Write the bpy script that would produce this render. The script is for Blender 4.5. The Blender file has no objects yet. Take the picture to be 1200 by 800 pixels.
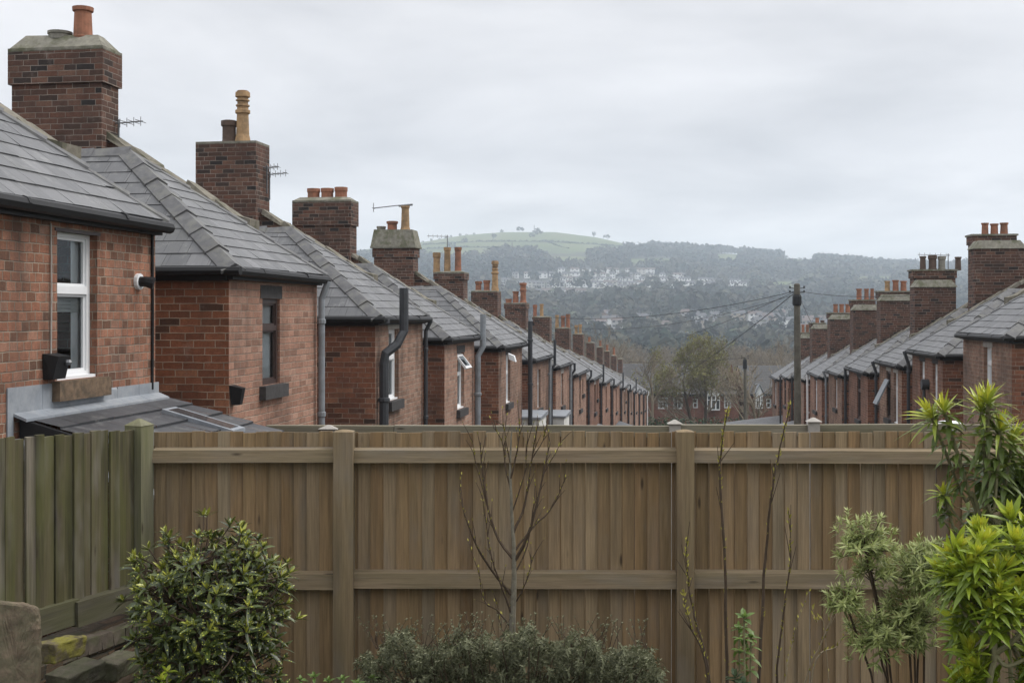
import bpy, math, random
import numpy as np
from mathutils import Vector
R = random.Random(7)
scene = bpy.context.scene
COL = scene.collection
F, HX, HY = 1400.0, 600.0, 365.0          # lens in pixels of the 1200 px photograph, principal column, horizon row


def P(px, py, Y):
    return Vector(((px - HX) / F * Y, Y, (HY - py) / F * Y))


# ------------------------------------------------------------------ materials
class NT:
    def __init__(s, name):
        s.m = bpy.data.materials.new(name)
        s.m.use_nodes = True
        s.t = s.m.node_tree
        s.bsdf = s.t.nodes['Principled BSDF']

    def n(s, typ, **kw):
        nd = s.t.nodes.new(typ)
        for k, v in kw.items():
            if k.startswith('i_'):
                key = k[2:]
                key = int(key) if key.isdigit() else key.replace('_', ' ')
                s.link(v, nd.inputs[key])
            else:
                setattr(nd, k, v)
        return nd

    def link(s, v, sock):
        if isinstance(v, bpy.types.NodeSocket):
            s.t.links.new(v, sock)
        elif isinstance(v, bpy.types.Node):
            s.t.links.new(v.outputs[0], sock)
        else:
            if sock.type == 'RGBA' and len(v) == 3:
                v = (*v, 1)
            sock.default_value = v

    def ramp(s, fac, stops, interp='LINEAR'):
        nd = s.t.nodes.new('ShaderNodeValToRGB')
        nd.color_ramp.interpolation = interp
        el = nd.color_ramp.elements
        while len(el) < len(stops):
            el.new(0.5)
        for e, (p, c) in zip(el, stops):
            e.position = p
            e.color = (*c, 1) if len(c) == 3 else c
        s.link(fac, nd.inputs[0])
        return nd.outputs[0]

    def math(s, op, a, b=0.0, clamp=False):
        nd = s.t.nodes.new('ShaderNodeMath')
        nd.operation = op
        nd.use_clamp = clamp
        s.link(a, nd.inputs[0])
        s.link(b, nd.inputs[1])
        return nd.outputs[0]

    def mix(s, fac, a, b, mode='MIX'):
        nd = s.t.nodes.new('ShaderNodeMixRGB')
        nd.blend_type = mode
        s.link(fac, nd.inputs[0])
        s.link(a, nd.inputs[1])
        s.link(b, nd.inputs[2])
        return nd.outputs[0]

    def noise(s, vec, scale, detail=4, rough=.55):
        nd = s.t.nodes.new('ShaderNodeTexNoise')
        nd.inputs['Scale'].default_value = scale
        nd.inputs['Detail'].default_value = detail
        nd.inputs['Roughness'].default_value = rough
        if vec is not None:
            s.link(vec, nd.inputs['Vector'])
        return nd.outputs['Fac']

    def obj(s):
        return s.n('ShaderNodeTexCoord').outputs['Object']

    def uv(s):
        return s.n('ShaderNodeTexCoord').outputs['UV']

    def world(s):
        return s.n('ShaderNodeNewGeometry').outputs['Position']

    def attr(s, name='rnd'):
        return s.n('ShaderNodeAttribute', attribute_name=name).outputs['Fac']

    def mapping(s, vec, scale=(1, 1, 1), loc=(0, 0, 0)):
        nd = s.t.nodes.new('ShaderNodeMapping')
        s.link(vec, nd.inputs['Vector'])
        nd.inputs['Scale'].default_value = scale
        nd.inputs['Location'].default_value = loc
        return nd.outputs[0]

    def bump(s, h, strength=.3, dist=.01):
        nd = s.t.nodes.new('ShaderNodeBump')
        nd.inputs['Strength'].default_value = strength
        nd.inputs['Distance'].default_value = dist
        s.link(h, nd.inputs['Height'])
        s.link(nd.outputs[0], s.bsdf.inputs['Normal'])

    def out(s, color, rough=.8, spec=.3):
        s.link(color, s.bsdf.inputs['Base Color'])
        s.link(rough, s.bsdf.inputs['Roughness'])
        s.bsdf.inputs['Specular IOR Level'].default_value = spec
        return s.m


def brick_mat(name, stops, mortar, bw=.225, bh=.075, ms=.006, dirt=.5, soot=(.03, .026, .024), rand=.55, tint=.55, pale_amt=.28):
    """courses of bricks of uneven length: a 1-D cell pattern along each course, shifted course by course"""
    t = NT(name)
    uv = t.uv()
    wn = t.n('ShaderNodeTexNoise', i_Vector=uv, i_Scale=9.0, i_Detail=3.0).outputs['Color']
    wob = t.n('ShaderNodeVectorMath', operation='SCALE', i_0=t.n('ShaderNodeVectorMath', operation='SUBTRACT', i_0=wn, i_1=(.5, .5, .5)).outputs[0], i_Scale=.016).outputs[0]
    sx = t.n('ShaderNodeSeparateXYZ', i_0=t.n('ShaderNodeVectorMath', operation='ADD', i_0=uv, i_1=wob).outputs[0])
    vr = t.math('DIVIDE', sx.outputs[1], bh)
    row = t.math('FLOOR', vr)
    fv = t.math('SUBTRACT', vr, row)
    ev = t.math('MULTIPLY', t.math('MINIMUM', fv, t.math('SUBTRACT', 1.0, fv)), bh)
    w = t.math('ADD', t.math('DIVIDE', sx.outputs[0], bw), t.math('ADD', t.math('MULTIPLY', row, 17.5), 400.0))
    v1 = t.n('ShaderNodeTexVoronoi', voronoi_dimensions='1D', feature='DISTANCE_TO_EDGE', i_W=w, i_Scale=1.0, i_Randomness=rand)
    v2 = t.n('ShaderNodeTexVoronoi', voronoi_dimensions='1D', feature='F1', i_W=w, i_Scale=1.0, i_Randomness=rand)
    eu = t.math('MULTIPLY', v1.outputs['Distance'], bw)
    ed = t.math('ADD', t.math('MINIMUM', eu, ev), t.math('MULTIPLY', t.math('SUBTRACT', t.noise(uv, 45, 3), .5), .004))
    mor = t.ramp(t.math('DIVIDE', ed, ms), [(.35, (1, 1, 1)), (.75, (0, 0, 0))])
    cc = t.n('ShaderNodeSeparateColor', i_0=v2.outputs['Color'])
    col = t.ramp(cc.outputs[0], stops)
    fine = t.noise(uv, 60, 5, .7)
    mid = t.noise(uv, 16, 4, .65)
    col = t.mix(tint, col, t.ramp(fine, [(.3, (.45, .42, .4)), (.7, (1.35, 1.3, 1.25))]), 'MULTIPLY')
    col = t.mix(.6, col, t.ramp(mid, [(.3, (.62, .58, .56)), (.7, (1.3, 1.28, 1.25))]), 'MULTIPLY')
    ob = t.world()
    big = t.noise(ob, .9, 5, .6)
    mcol = t.mix(t.ramp(t.noise(ob, 3, 4), [(.4, (0, 0, 0)), (.62, (.8, .8, .8))]), mortar, tuple(c * .5 for c in mortar))
    col = t.mix(mor, col, mcol)
    # damp and soot run down in streaks, salts come out in pale patches
    run = t.noise(t.mapping(ob, (5, 5, .55)), 1, 4, .6)
    col = t.mix(t.math('MULTIPLY', t.ramp(t.math('ADD', t.math('MULTIPLY', big, .6), t.math('MULTIPLY', run, .4)), [(.45, (0, 0, 0)), (.66, (1, 1, 1))]), dirt), col, soot)
    pale = t.noise(ob, 2.3, 6, .75)
    col = t.mix(t.math('MULTIPLY', t.ramp(pale, [(.58, (0, 0, 0)), (.74, (1, 1, 1))]), pale_amt), col, (.42, .36, .31))
    h = t.math('SUBTRACT', t.math('ADD', t.math('MULTIPLY', fine, .3), t.math('MULTIPLY', cc.outputs[1], .35)), mor)
    t.bump(h, .7, .012)
    return t.out(col, .88, .25)


RED = [(0, (.14, .076, .050)), (.2, (.25, .118, .074)), (.45, (.35, .172, .112)), (.65, (.30, .135, .084)), (.85, (.39, .205, .14)), (1, (.215, .125, .09))]
LANE = [(0, (.225, .13, .096)), (.3, (.315, .18, .13)), (.6, (.365, .21, .155)), (.85, (.285, .16, .116)), (1, (.40, .25, .19))]
SHADED_RED = [(0, (.05, .032, .025)), (.2, (.17, .073, .044)), (.5, (.235, .098, .057)), (.8, (.15, .064, .040)), (1, (.28, .135, .082))]  # redder brick off the lane face, darkened to carry that side's shade
SOOTY = [(0, (.030, .027, .027)), (.2, (.07, .045, .036)), (.5, (.135, .068, .048)), (.75, (.095, .055, .043)), (1, (.175, .10, .072))]
M = {}
M['brick_near'] = brick_mat('brick weathered', RED, (.40, .33, .255), bw=.105, bh=.0705, ms=.0075, dirt=.75, rand=.8)
M['brick_lane'] = brick_mat('brick pale red', LANE, (.40, .31, .245), bw=.2, ms=.0085, dirt=.45)
M['brick_lane_brown'] = brick_mat('brick brown', [(p, (c[0] * .82, c[1] * .88, c[2] * .88)) for p, c in LANE], (.38, .31, .25), bw=.2, ms=.0085, dirt=.75)
M['brick_lane_pale'] = brick_mat('brick salt stained', [(p, (c[0] * 1.02, c[1] * 1.1, c[2] * 1.12)) for p, c in LANE], (.42, .34, .28), bw=.2, ms=.0085, dirt=.4, pale_amt=.5)
M['brick_lane_dark'] = brick_mat('brick dark red', [(p, (c[0] * .7, c[1] * .62, c[2] * .6)) for p, c in LANE], (.34, .27, .21), bw=.2, ms=.0085, dirt=.6)
LANES = ['brick_lane', 'brick_lane_pale', 'brick_lane_brown', 'brick_lane', 'brick_lane_dark', 'brick_lane_pale', 'brick_lane_brown']
M['brick_side'] = brick_mat('brick shaded red', SHADED_RED, (.40, .32, .25), ms=.0065, dirt=.4)
M['brick_side_red'] = brick_mat('brick orange red', [(p, (c[0] * 1.15, c[1] * 1.1, c[2])) for p, c in SHADED_RED], (.40, .32, .24), ms=.008, dirt=.4)
M['brick_stack'] = brick_mat('brick sooty', SOOTY, (.30, .255, .215), ms=.0075, dirt=.45)
M['brick_rustic'] = brick_mat('brick mossy', [(0, (.05, .045, .03)), (.5, (.10, .075, .05)), (1, (.13, .085, .055))], (.09, .08, .06), bw=.23, bh=.085, ms=.012, dirt=.6)


def slate_mat(name, a, b, moss=.25):
    t = NT(name)
    uv = t.uv()
    rn = t.attr()
    br = t.n('ShaderNodeTexBrick', i_Vector=uv, i_Color1=(0, 0, 0), i_Color2=(1, 1, 1), i_Mortar=(.3, .3, .3), i_Scale=1.0)
    br.inputs['Mortar Size'].default_value = .0022
    br.inputs['Brick Width'].default_value = .26
    br.inputs['Row Height'].default_value = .2
    col = t.ramp(t.math('ADD', t.math('MULTIPLY', rn, .6), t.math('MULTIPLY', br.outputs['Color'], .4)), [(0, a), (.6, tuple((x + y) / 2 for x, y in zip(a, b))), (1, b)])
    st = t.noise(t.mapping(uv, (22, 3, 1)), 1, 5, .65)
    col = t.mix(.6, col, t.ramp(st, [(.3, (.62, .62, .64)), (.7, (1.3, 1.3, 1.28))]), 'MULTIPLY')
    w = t.world()
    lich = t.noise(w, 5, 6, .75)
    col = t.mix(t.math('MULTIPLY', t.ramp(lich, [(.55, (0, 0, 0)), (.68, (1, 1, 1))]), .45), col, (.25, .25, .24))
    ms = t.noise(w, 1.3, 5, .7)
    col = t.mix(t.math('MULTIPLY', t.ramp(ms, [(.55, (0, 0, 0)), (.72, (1, 1, 1))]), moss), col, (.055, .06, .035))
    col = t.mix(t.math('MULTIPLY', br.outputs['Fac'], .8), col, (.02, .02, .022))
    t.bump(t.math('SUBTRACT', t.math('MULTIPLY', st, .3), br.outputs['Fac']), .4, .006)
    rough = t.ramp(st, [(.3, (.42,) * 3), (.7, (.62,) * 3)])
    return t.out(col, rough, .45)


M['slate'] = slate_mat('slate', (.07, .072, .076), (.14, .141, .145))
M['slate_dark'] = slate_mat('slate dark', (.035, .036, .04), (.06, .061, .066), .15)


def plain(name, col, rough=.6, spec=.4, var=.3, scale=8, metallic=0, stain=None, stain_amt=.5, stain_scale=2.0, bump=.0):
    t = NT(name)
    w = t.world()
    n = t.noise(w, scale, 5, .65)
    c = t.mix(var, col, t.ramp(n, [(.3, tuple(x * .45 for x in col)), (.7, tuple(min(1, x * 1.45) for x in col))]))
    if stain:
        s = t.noise(w, stain_scale, 6, .7)
        c = t.mix(t.math('MULTIPLY', t.ramp(s, [(.46, (0, 0, 0)), (.62, (1, 1, 1))]), stain_amt), c, stain)
    if bump:
        t.bump(n, bump, .01)
    t.bsdf.inputs['Metallic'].default_value = metallic
    return t.out(c, rough, spec)


M['hip'] = plain('hip tile', (.115, .115, .118), .75, .3, .5, 9, stain=(.2, .2, .17), stain_amt=.4, stain_scale=6, bump=.2)
M['coping'] = plain('coping stone', (.17, .155, .125), .9, .2, .6, 12, stain=(.07, .07, .04), stain_amt=.7, stain_scale=4, bump=.5)
M['mortar_cap'] = plain('flaunching', (.21, .2, .165), .92, .2, .6, 10, stain=(.085, .09, .045), stain_amt=.75, stain_scale=3.5, bump=.5)
M['lead'] = plain('lead flashing', (.215, .235, .26), .5, .4, .35, 6, stain=(.33, .34, .35), stain_amt=.5, stain_scale=5)
M['clay'] = plain('clay pot', (.29, .13, .08), .85, .25, .4, 9, stain=(.1, .07, .05), stain_amt=.6, stain_scale=4, bump=.1)
M['buff'] = plain('buff pot', (.36, .235, .125), .85, .25, .4, 9, stain=(.12, .09, .06), stain_amt=.6, stain_scale=4, bump=.1)
M['sooty_pot'] = plain('sooty pot', (.10, .07, .055), .85, .25, .5, 9, bump=.1)
M['upvc'] = plain('white frame', (.74, .75, .76), .4, .45, .08, 4)
M['brown_frame'] = plain('brown frame', (.045, .028, .024), .45, .4, .3, 20)
M['black'] = plain('black plastic', (.011, .011, .012), .55, .3, .3, 6)
M['iron'] = plain('dark iron pipe', (.035, .038, .043), .5, .45, .4, 10)
M['grey_pipe'] = plain('grey pipe', (.22, .24, .26), .5, .45, .35, 6, stain=(.1, .1, .1))
M['stone_dark'] = plain('dark stone', (.055, .052, .052), .85, .25, .5, 14, bump=.3)
M['stone_brown'] = plain('brown stone', (.15, .105, .07), .9, .2, .6, 18, stain=(.05, .045, .035), stain_amt=.7, stain_scale=7, bump=.4)
M['stone_pale'] = plain('pale stone', (.36, .34, .31), .9, .2, .4, 8, bump=.2)
M['render'] = plain('white render', (.66, .66, .63), .9, .2, .15, 3, stain=(.42, .41, .37), stain_amt=.4, stain_scale=1.2)
M['cloth'] = plain('curtain', (.55, .57, .58), .9, .1, .2, 5)
M['blind'] = plain('blind', (.36, .38, .38), .9, .1, .3, 4)
M['steel'] = plain('aerial metal', (.16, .165, .17), .4, .5, .2, 10, metallic=.6)
M['cable'] = plain('cable', (.03, .03, .032), .7, .3, .1, 10)
M['pole_wood'] = plain('pole wood', (.115, .105, .085), .9, .2, .5, 6, stain=(.06, .06, .045), bump=.3)
M['concrete'] = plain('concrete', (.22, .21, .18), .92, .2, .5, 9, stain=(.07, .07, .05), stain_amt=.6, stain_scale=4, bump=.4)
M['bark'] = plain('bark', (.16, .145, .11), .9, .2, .6, 25, stain=(.16, .155, .13), stain_amt=.5, stain_scale=9, bump=.5)
M['bark_dark'] = plain('dark bark', (.065, .045, .03), .85, .25, .5, 30)
M['bark_twig'] = plain('winter twigs', (.20, .165, .12), .9, .15, .5, .5)
M['bud'] = plain('buds', (.30, .27, .05), .7, .3, .4, 60)
M['shoot'] = plain('pale shoot', (.23, .185, .12), .8, .25, .4, 30)
M['green_stem'] = plain('green stem', (.17, .16, .085), .7, .3, .5, 25)


def glass_mat():
    t = NT('window glass')
    tr = t.n('ShaderNodeBsdfTransparent', i_Color=(.82, .85, .86))
    gl = t.n('ShaderNodeBsdfGlossy', i_Color=(.9, .93, .95), i_Roughness=.03)
    fr = t.n('ShaderNodeFresnel', i_IOR=1.4)
    mx = t.n('ShaderNodeMixShader', i_0=fr, i_1=tr, i_2=gl)
    t.t.links.new(mx.outputs[0], t.t.nodes['Material Output'].inputs['Surface'])
    return t.m


M['glass'] = glass_mat()


def wood_mat(name, stops, axis, green=0.0, greencol=(.085, .09, .03), streak=(.035, .028, .022), grey=.25, streak_amt=.4):
    t = NT(name)
    ob = t.obj()
    r = t.attr()
    off = t.n('ShaderNodeCombineXYZ', i_0=t.math('MULTIPLY', r, 37.0), i_1=t.math('MULTIPLY', r, 17.0), i_2=t.math('MULTIPLY', r, 53.0))
    v = t.n('ShaderNodeVectorMath', operation='ADD', i_0=ob, i_1=off).outputs[0]
    sc = {'z': (95, 95, 3.2), 'x': (3.2, 70, 95)}[axis]
    sc2 = {'z': (9, 9, .6), 'x': (.6, 9, 14)}[axis]
    sc3 = {'z': (14, 14, 4.5), 'x': (4, 14, 18)}[axis]
    grain = t.noise(t.mapping(v, sc), 1, 5, .7)
    broad = t.noise(t.mapping(v, sc2), 1, 4, .6)
    col = t.ramp(r, stops)
    col = t.mix(.7, col, t.ramp(grain, [(.28, (.55, .53, .5)), (.7, (1.36, 1.34, 1.3))]), 'MULTIPLY')
    col = t.mix(t.math('MULTIPLY', t.ramp(broad, [(.45, (0, 0, 0)), (.66, (1, 1, 1))]), streak_amt), col, streak)
    gz = t.noise(t.mapping(v, sc3), .35, 3, .6)
    col = t.mix(t.math('MULTIPLY', t.ramp(gz, [(.5, (0, 0, 0)), (.7, (1, 1, 1))]), grey), col, (.20, .185, .165))
    if green:
        g = t.noise(t.mapping(v, {'z': (7, 7, 1.2), 'x': (1.5, 6, 6)}[axis]), 1, 4, .65)
        col = t.mix(t.math('MULTIPLY', t.ramp(g, [(.38, (0, 0, 0)), (.62, (1, 1, 1))]), green), col, greencol)
    vo = t.n('ShaderNodeTexVoronoi', i_Vector=t.mapping(v, {'z': (10, 10, 2.6), 'x': (2.6, 10, 10)}[axis]), i_Scale=1.0)
    kn = t.ramp(vo.outputs['Distance'], [(.05, (1, 1, 1)), (.13, (0, 0, 0))])
    ksel = t.ramp(t.n('ShaderNodeSeparateColor', i_0=vo.outputs['Color']).outputs[0], [(.35, (0, 0, 0)), (.37, (1, 1, 1))])
    col = t.mix(t.math('MULTIPLY', t.math('MULTIPLY', kn, ksel), .8), col, (.03, .02, .014))
    t.bump(grain, .35, .004)
    return t.out(col, .82, .25)


BROWN = [(0, (.16, .10, .050)), (.2, (.27, .185, .10)), (.4, (.225, .145, .075)), (.6, (.30, .225, .14)), (.8, (.20, .135, .072)), (1, (.275, .215, .145))]
M['wood'] = wood_mat('fence boards', BROWN, 'z', green=.12)
M['wood_rail'] = wood_mat('fence rails', [(0, (.205, .155, .10)), (1, (.25, .195, .13))], 'x', green=.2, grey=.4)
M['wood_post'] = wood_mat('fence posts', [(0, (.19, .14, .082)), (1, (.24, .18, .11))], 'z', green=.15, grey=.35)
GREEN = [(0, (.04, .033, .022)), (.2, (.105, .09, .055)), (.4, (.06, .048, .032)), (.6, (.13, .118, .07)), (.8, (.085, .068, .046)), (1, (.23, .21, .175))]
M['wood_green'] = wood_mat('algae boards', GREEN, 'z', green=.55, greencol=(.08, .085, .02), grey=.5, streak=(.016, .013, .010), streak_amt=.9)
M['wood_green_post'] = wood_mat('algae post', [(0, (.16, .155, .10)), (1, (.17, .165, .11))], 'z', green=.5, greencol=(.12, .125, .05), grey=.3)
M['wood_green_rail'] = wood_mat('algae rail', [(0, (.055, .05, .034)), (1, (.085, .08, .05))], 'x', green=.5, greencol=(.07, .072, .03), grey=.2)
M['wood_pale_rail'] = wood_mat('weathered plank', [(0, (.17, .15, .11)), (1, (.22, .20, .155))], 'x', green=.35, greencol=(.14, .14, .075), grey=.4)


def leaf_mat(name, stops, rough=.45, spec=.4, spots=None, trans=.25):
    t = NT(name)
    r = t.attr()
    col = t.ramp(r, stops)
    uv = t.obj()
    n = t.noise(uv, 30, 3, .6)
    col = t.mix(.5, col, t.ramp(n, [(.3, (.65, .65, .6)), (.7, (1.3, 1.3, 1.25))]), 'MULTIPLY')
    if spots:
        v = t.n('ShaderNodeTexVoronoi', i_Vector=uv, i_Scale=85.0)
        k = t.ramp(v.outputs['Distance'], [(.22, (1, 1, 1)), (.36, (0, 0, 0))])
        sel = t.ramp(t.n('ShaderNodeSeparateColor', i_0=v.outputs['Color']).outputs[0], [(.5, (0, 0, 0)), (.56, (1, 1, 1))])
        col = t.mix(t.math('MULTIPLY', k, sel), col, spots)
    t.link(col, t.bsdf.inputs['Base Color'])
    t.bsdf.inputs['Roughness'].default_value = rough
    t.bsdf.inputs['Specular IOR Level'].default_value = spec
    if trans:
        tl = t.n('ShaderNodeBsdfTranslucent', i_Color=col)
        mx = t.n('ShaderNodeMixShader', i_0=trans, i_1=t.bsdf.outputs[0], i_2=tl)
        t.t.links.new(mx.outputs[0], t.t.nodes['Material Output'].inputs['Surface'])
    return t.m


M['laurel'] = leaf_mat('spotted laurel leaf', [(0, (.014, .024, .006)), (.4, (.045, .064, .013)), (.7, (.11, .132, .022)), (1, (.36, .36, .055))], .36, .4, spots=(.42, .44, .07), trans=.12)
M['lavender'] = leaf_mat('grey green leaf', [(0, (.05, .054, .028)), (.5, (.135, .145, .08)), (1, (.30, .30, .20))], .6, .3)
M['willowleaf'] = leaf_mat('silver leaf', [(0, (.13, .165, .045)), (.5, (.32, .37, .13)), (1, (.58, .59, .32))], .5, .35)
M['lime'] = leaf_mat('lime leaf', [(0, (.07, .115, .014)), (.4, (.20, .28, .025)), (.75, (.36, .42, .035)), (1, (.56, .54, .06))], .4, .4)
M['lime_dark'] = leaf_mat('spurge leaf', [(0, (.06, .09, .022)), (.4, (.12, .165, .03)), (.7, (.27, .32, .04)), (1, (.55, .54, .06))], .4, .4)
M['fresh'] = leaf_mat('fresh green leaf', [(0, (.045, .09, .02)), (1, (.16, .24, .05))], .45, .4)
M['catkin'] = leaf_mat('spring crown', [(0, (.11, .10, .045)), (.5, (.17, .16, .065)), (1, (.25, .245, .10))], .7, .2)
M['evergreen'] = leaf_mat('hedge leaf', [(0, (.02, .035, .015)), (1, (.055, .085, .035))], .6, .3)
M['wood_far'] = leaf_mat('winter wood', [(0, (.020, .032, .024)), (.35, (.044, .048, .036)), (.65, (.075, .07, .05)), (.85, (.072, .085, .045)), (1, (.014, .028, .018))], .9, .1, trans=0)
M['far_brick'] = brick_mat('brick far', [(0, (.15, .062, .045)), (1, (.23, .10, .07))], (.26, .2, .16), dirt=.2)
M['tile_far'] = slate_mat('tile dark brown', (.016, .0155, .015), (.032, .03, .029), .2)


# ------------------------------------------------------------------ mesh helper
class MB:
    def __init__(s):
        s.v, s.f, s.m, s.r, s.u = [], [], [], [], []

    def poly(s, pts, mat=0, rnd=0.0, uv=None):
        k = len(s.v)
        s.v += [tuple(p) for p in pts]
        s.f.append(tuple(range(k, k + len(pts))))
        s.m.append(mat)
        s.r.append(rnd)
        s.u.append(uv)

    def faces(s, verts, faces, mat=0, rnd=0.0):
        k = len(s.v)
        s.v += [tuple(p) for p in verts]
        for f in faces:
            s.f.append(tuple(k + i for i in f))
            s.m.append(mat)
            s.r.append(rnd)
            s.u.append(None)

    def hexa(s, b, t, mat=0, rnd=0.0):       # bottom four, top four corners
        s.faces(list(b) + list(t), [(3, 2, 1, 0), (4, 5, 6, 7), (0, 1, 5, 4), (1, 2, 6, 5), (2, 3, 7, 6), (3, 0, 4, 7)], mat, rnd)

    def box(s, x0, x1, y0, y1, z0, z1, mat=0, rnd=0.0):
        s.hexa([(x0, y0, z0), (x1, y0, z0), (x1, y1, z0), (x0, y1, z0)], [(x0, y0, z1), (x1, y0, z1), (x1, y1, z1), (x0, y1, z1)], mat, rnd)

    def bar(s, a, b, w, h, up=(0, 0, 1), mat=0, rnd=0.0):
        a, b = Vector(a), Vector(b)
        d = (b - a).normalized()
        x = d.cross(Vector(up))
        if x.length < 1e-4:
            x = d.cross(Vector((1, 0, 0)))
        x.normalize()
        y = x.cross(d)
        c = [(-w / 2, -h / 2), (w / 2, -h / 2), (w / 2, h / 2), (-w / 2, h / 2)]
        s.hexa([a + x * i + y * j for i, j in c], [b + x * i + y * j for i, j in c], mat, rnd)

    def tube(s, pts, rad, n=6, mat=0, rnd=0.0, caps=True):
        pts = [Vector(p) for p in pts]
        if not isinstance(rad, (list, tuple)):
            rad = [rad] * len(pts)
        k = len(s.v)
        ref = None
        for i, p in enumerate(pts):
            d = (pts[min(i + 1, len(pts) - 1)] - pts[max(i - 1, 0)])
            d = d.normalized() if d.length > 1e-9 else Vector((0, 0, 1))
            if ref is None:
                ref = Vector((1, 0, 0)) if abs(d.x) < .9 else Vector((0, 1, 0))
            x = ref - d * ref.dot(d)
            x = x.normalized() if x.length > 1e-6 else d.orthogonal().normalized()
            ref = x
            y = d.cross(x)
            for j in range(n):
                a = 2 * math.pi * j / n
                s.v.append(tuple(p + (x * math.cos(a) + y * math.sin(a)) * rad[i]))
        for i in range(len(pts) - 1):
            for j in range(n):
                a, b = k + i * n + j, k + i * n + (j + 1) % n
                s.f.append((a, b, b + n, a + n))
                s.m.append(mat); s.r.append(rnd); s.u.append(None)
        if caps:
            for q in (tuple(range(k + n - 1, k - 1, -1)), tuple(range(k + (len(pts) - 1) * n, k + len(pts) * n))):
                s.f.append(q)
                s.m.append(mat); s.r.append(rnd); s.u.append(None)

    def lathe(s, c, prof, n=14, mat=0, rnd=0.0):
        s.tube([(c[0], c[1], c[2] + z) for r, z in prof], [r for r, z in prof], n, mat, rnd)

    def leaf(s, base, d, up, L, W, droop=.3, rnd=.5, mat=0, prof=(.25, 1, .8, 0), fold=.25):
        d, up = Vector(d).normalized(), Vector(up)
        side = d.cross(up)
        side = side.normalized() if side.length > 1e-4 else d.orthogonal().normalized()
        nrm = side.cross(d)
        n = len(prof) - 1
        k = len(s.v)
        p = Vector(base)
        for i, w in enumerate(prof):
            t = i / n
            q = p + d * (L * t) - Vector((0, 0, 1)) * (droop * L * t * t)
            h = side * (W * .5 * w)
            lift = nrm * (W * .5 * w * fold)
            s.v += [tuple(q - h + lift), tuple(q), tuple(q + h + lift)]
        for i in range(n):
            a = k + i * 3
            for j in (0, 1):
                s.f.append((a + j, a + j + 1, a + j + 4, a + j + 3))
                s.m.append(mat); s.r.append(rnd); s.u.append(None)

    def build(s, name, mats, parent=None, smooth=False, loc=None):
        me = bpy.data.meshes.new(name)
        me.from_pydata(s.v, [], s.f)
        if not isinstance(mats, (list, tuple)):
            mats = [mats]
        for m in mats:
            me.materials.append(m)
        nf = len(s.f)
        me.polygons.foreach_set('material_index', s.m)
        if smooth:
            me.polygons.foreach_set('use_smooth', [True] * nf)
        at = me.attributes.new('rnd', 'FLOAT', 'FACE')
        at.data.foreach_set('value', s.r)
        uvl = me.uv_layers.new(name='UVMap')
        nrm = np.zeros(nf * 3)
        me.polygons.foreach_get('normal', nrm)
        nrm = nrm.reshape(-1, 3)
        co = np.array(s.v, dtype=float)
        ls = np.array([len(f) for f in s.f])
        vi = np.array([i for f in s.f for i in f])
        fi = np.repeat(np.arange(nf), ls)
        n = nrm[fi]
        p = co[vi]
        flat = np.abs(n[:, 2]) > .98
        t = np.stack([-n[:, 1], n[:, 0], np.zeros(len(n))], 1)
        tl = np.linalg.norm(t, axis=1)
        tl[tl < 1e-6] = 1
        t /= tl[:, None]
        sgn = np.where(np.abs(t[:, 0]) > np.abs(t[:, 1]), np.sign(t[:, 0]), np.sign(t[:, 1]))
        t *= sgn[:, None]
        vd = np.cross(n, t)
        vd *= np.where(vd[:, 2] < 0, -1, 1)[:, None]
        uv = np.stack([(p * t).sum(1), (p * vd).sum(1)], 1)
        uv[flat] = p[flat][:, :2]
        k = 0
        for f, u in zip(s.f, s.u):
            if u is not None:
                uv[k:k + len(f)] = u
            k += len(f)
        uvl.data.foreach_set('uv', uv.astype(np.float32).ravel())
        me.update()
        o = bpy.data.objects.new(name, me)
        COL.objects.link(o)
        if parent is not None:
            o.parent = parent
        if loc is not None:
            o.location = loc
        return o


def tag(o, label, cat, group=None, kind=None):
    o['label'] = label
    o['category'] = cat
    if group:
        o['group'] = group
    if kind:
        o['kind'] = kind
    return o


def empty(name, loc, rz=0.0):
    o = bpy.data.objects.new(name, None)
    o.empty_display_size = .3
    COL.objects.link(o)
    o.location = loc
    o.rotation_euler = (0, 0, rz)
    return o


def copy_tree(o):
    c = o.copy()
    COL.objects.link(c)
    for ch in list(o.children):
        d = ch.copy()
        COL.objects.link(d)
        d.parent = c
        for g in list(ch.children):
            e = g.copy()
            COL.objects.link(e)
            e.parent = d
    return c


# ------------------------------------------------------------------ terrain
TY = [-120, 0, 6, 7.7, 9.0, 10.5, 12, 115, 200, 350, 500, 700, 900, 1100, 1300, 1500, 1700, 1850, 2000, 2700]
TZ = [-1.7, -1.7, -2.6, -2.9, -3.2, -4.3, -4.5, -13.1, -17, -19, -16, -4, 10, 29, 51, 78, 106, 119, 117, 60]
SKX = [200, 400, 495, 540, 590, 650, 700, 760, 840, 900, 1000, 1060, 1140, 1250, 1500]
SKY = [312, 296, 284, 276, 272, 272, 278, 292, 296, 301, 310, 313, 314, 317, 320]


def terrain(X, Y):
    X = np.asarray(X, float)
    Y = np.asarray(Y, float)
    z = np.interp(Y, TY, TZ)
    ridge = (365 - np.interp(600 + 1400 * X / 1850, SKX, SKY)) * 1850 / 1400
    r = (ridge + 19) / (119 + 19)
    w = np.clip((Y - 350) / 250, 0, 1)
    zz = -19 + (z + 19) * r
    z = z * (1 - w) + zz * w
    bumps = np.sin(X * .021 + Y * .013) * np.sin(Y * .017 - X * .008) * 2.2 + np.sin(X * .05 + 1) * np.sin(Y * .043) * .8
    return z + bumps * np.clip((Y - 200) / 400, 0, 1) * np.clip((1820 - Y) / 150, 0.15, 1)


def tz(x, y):
    return float(terrain(x, y))


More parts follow.
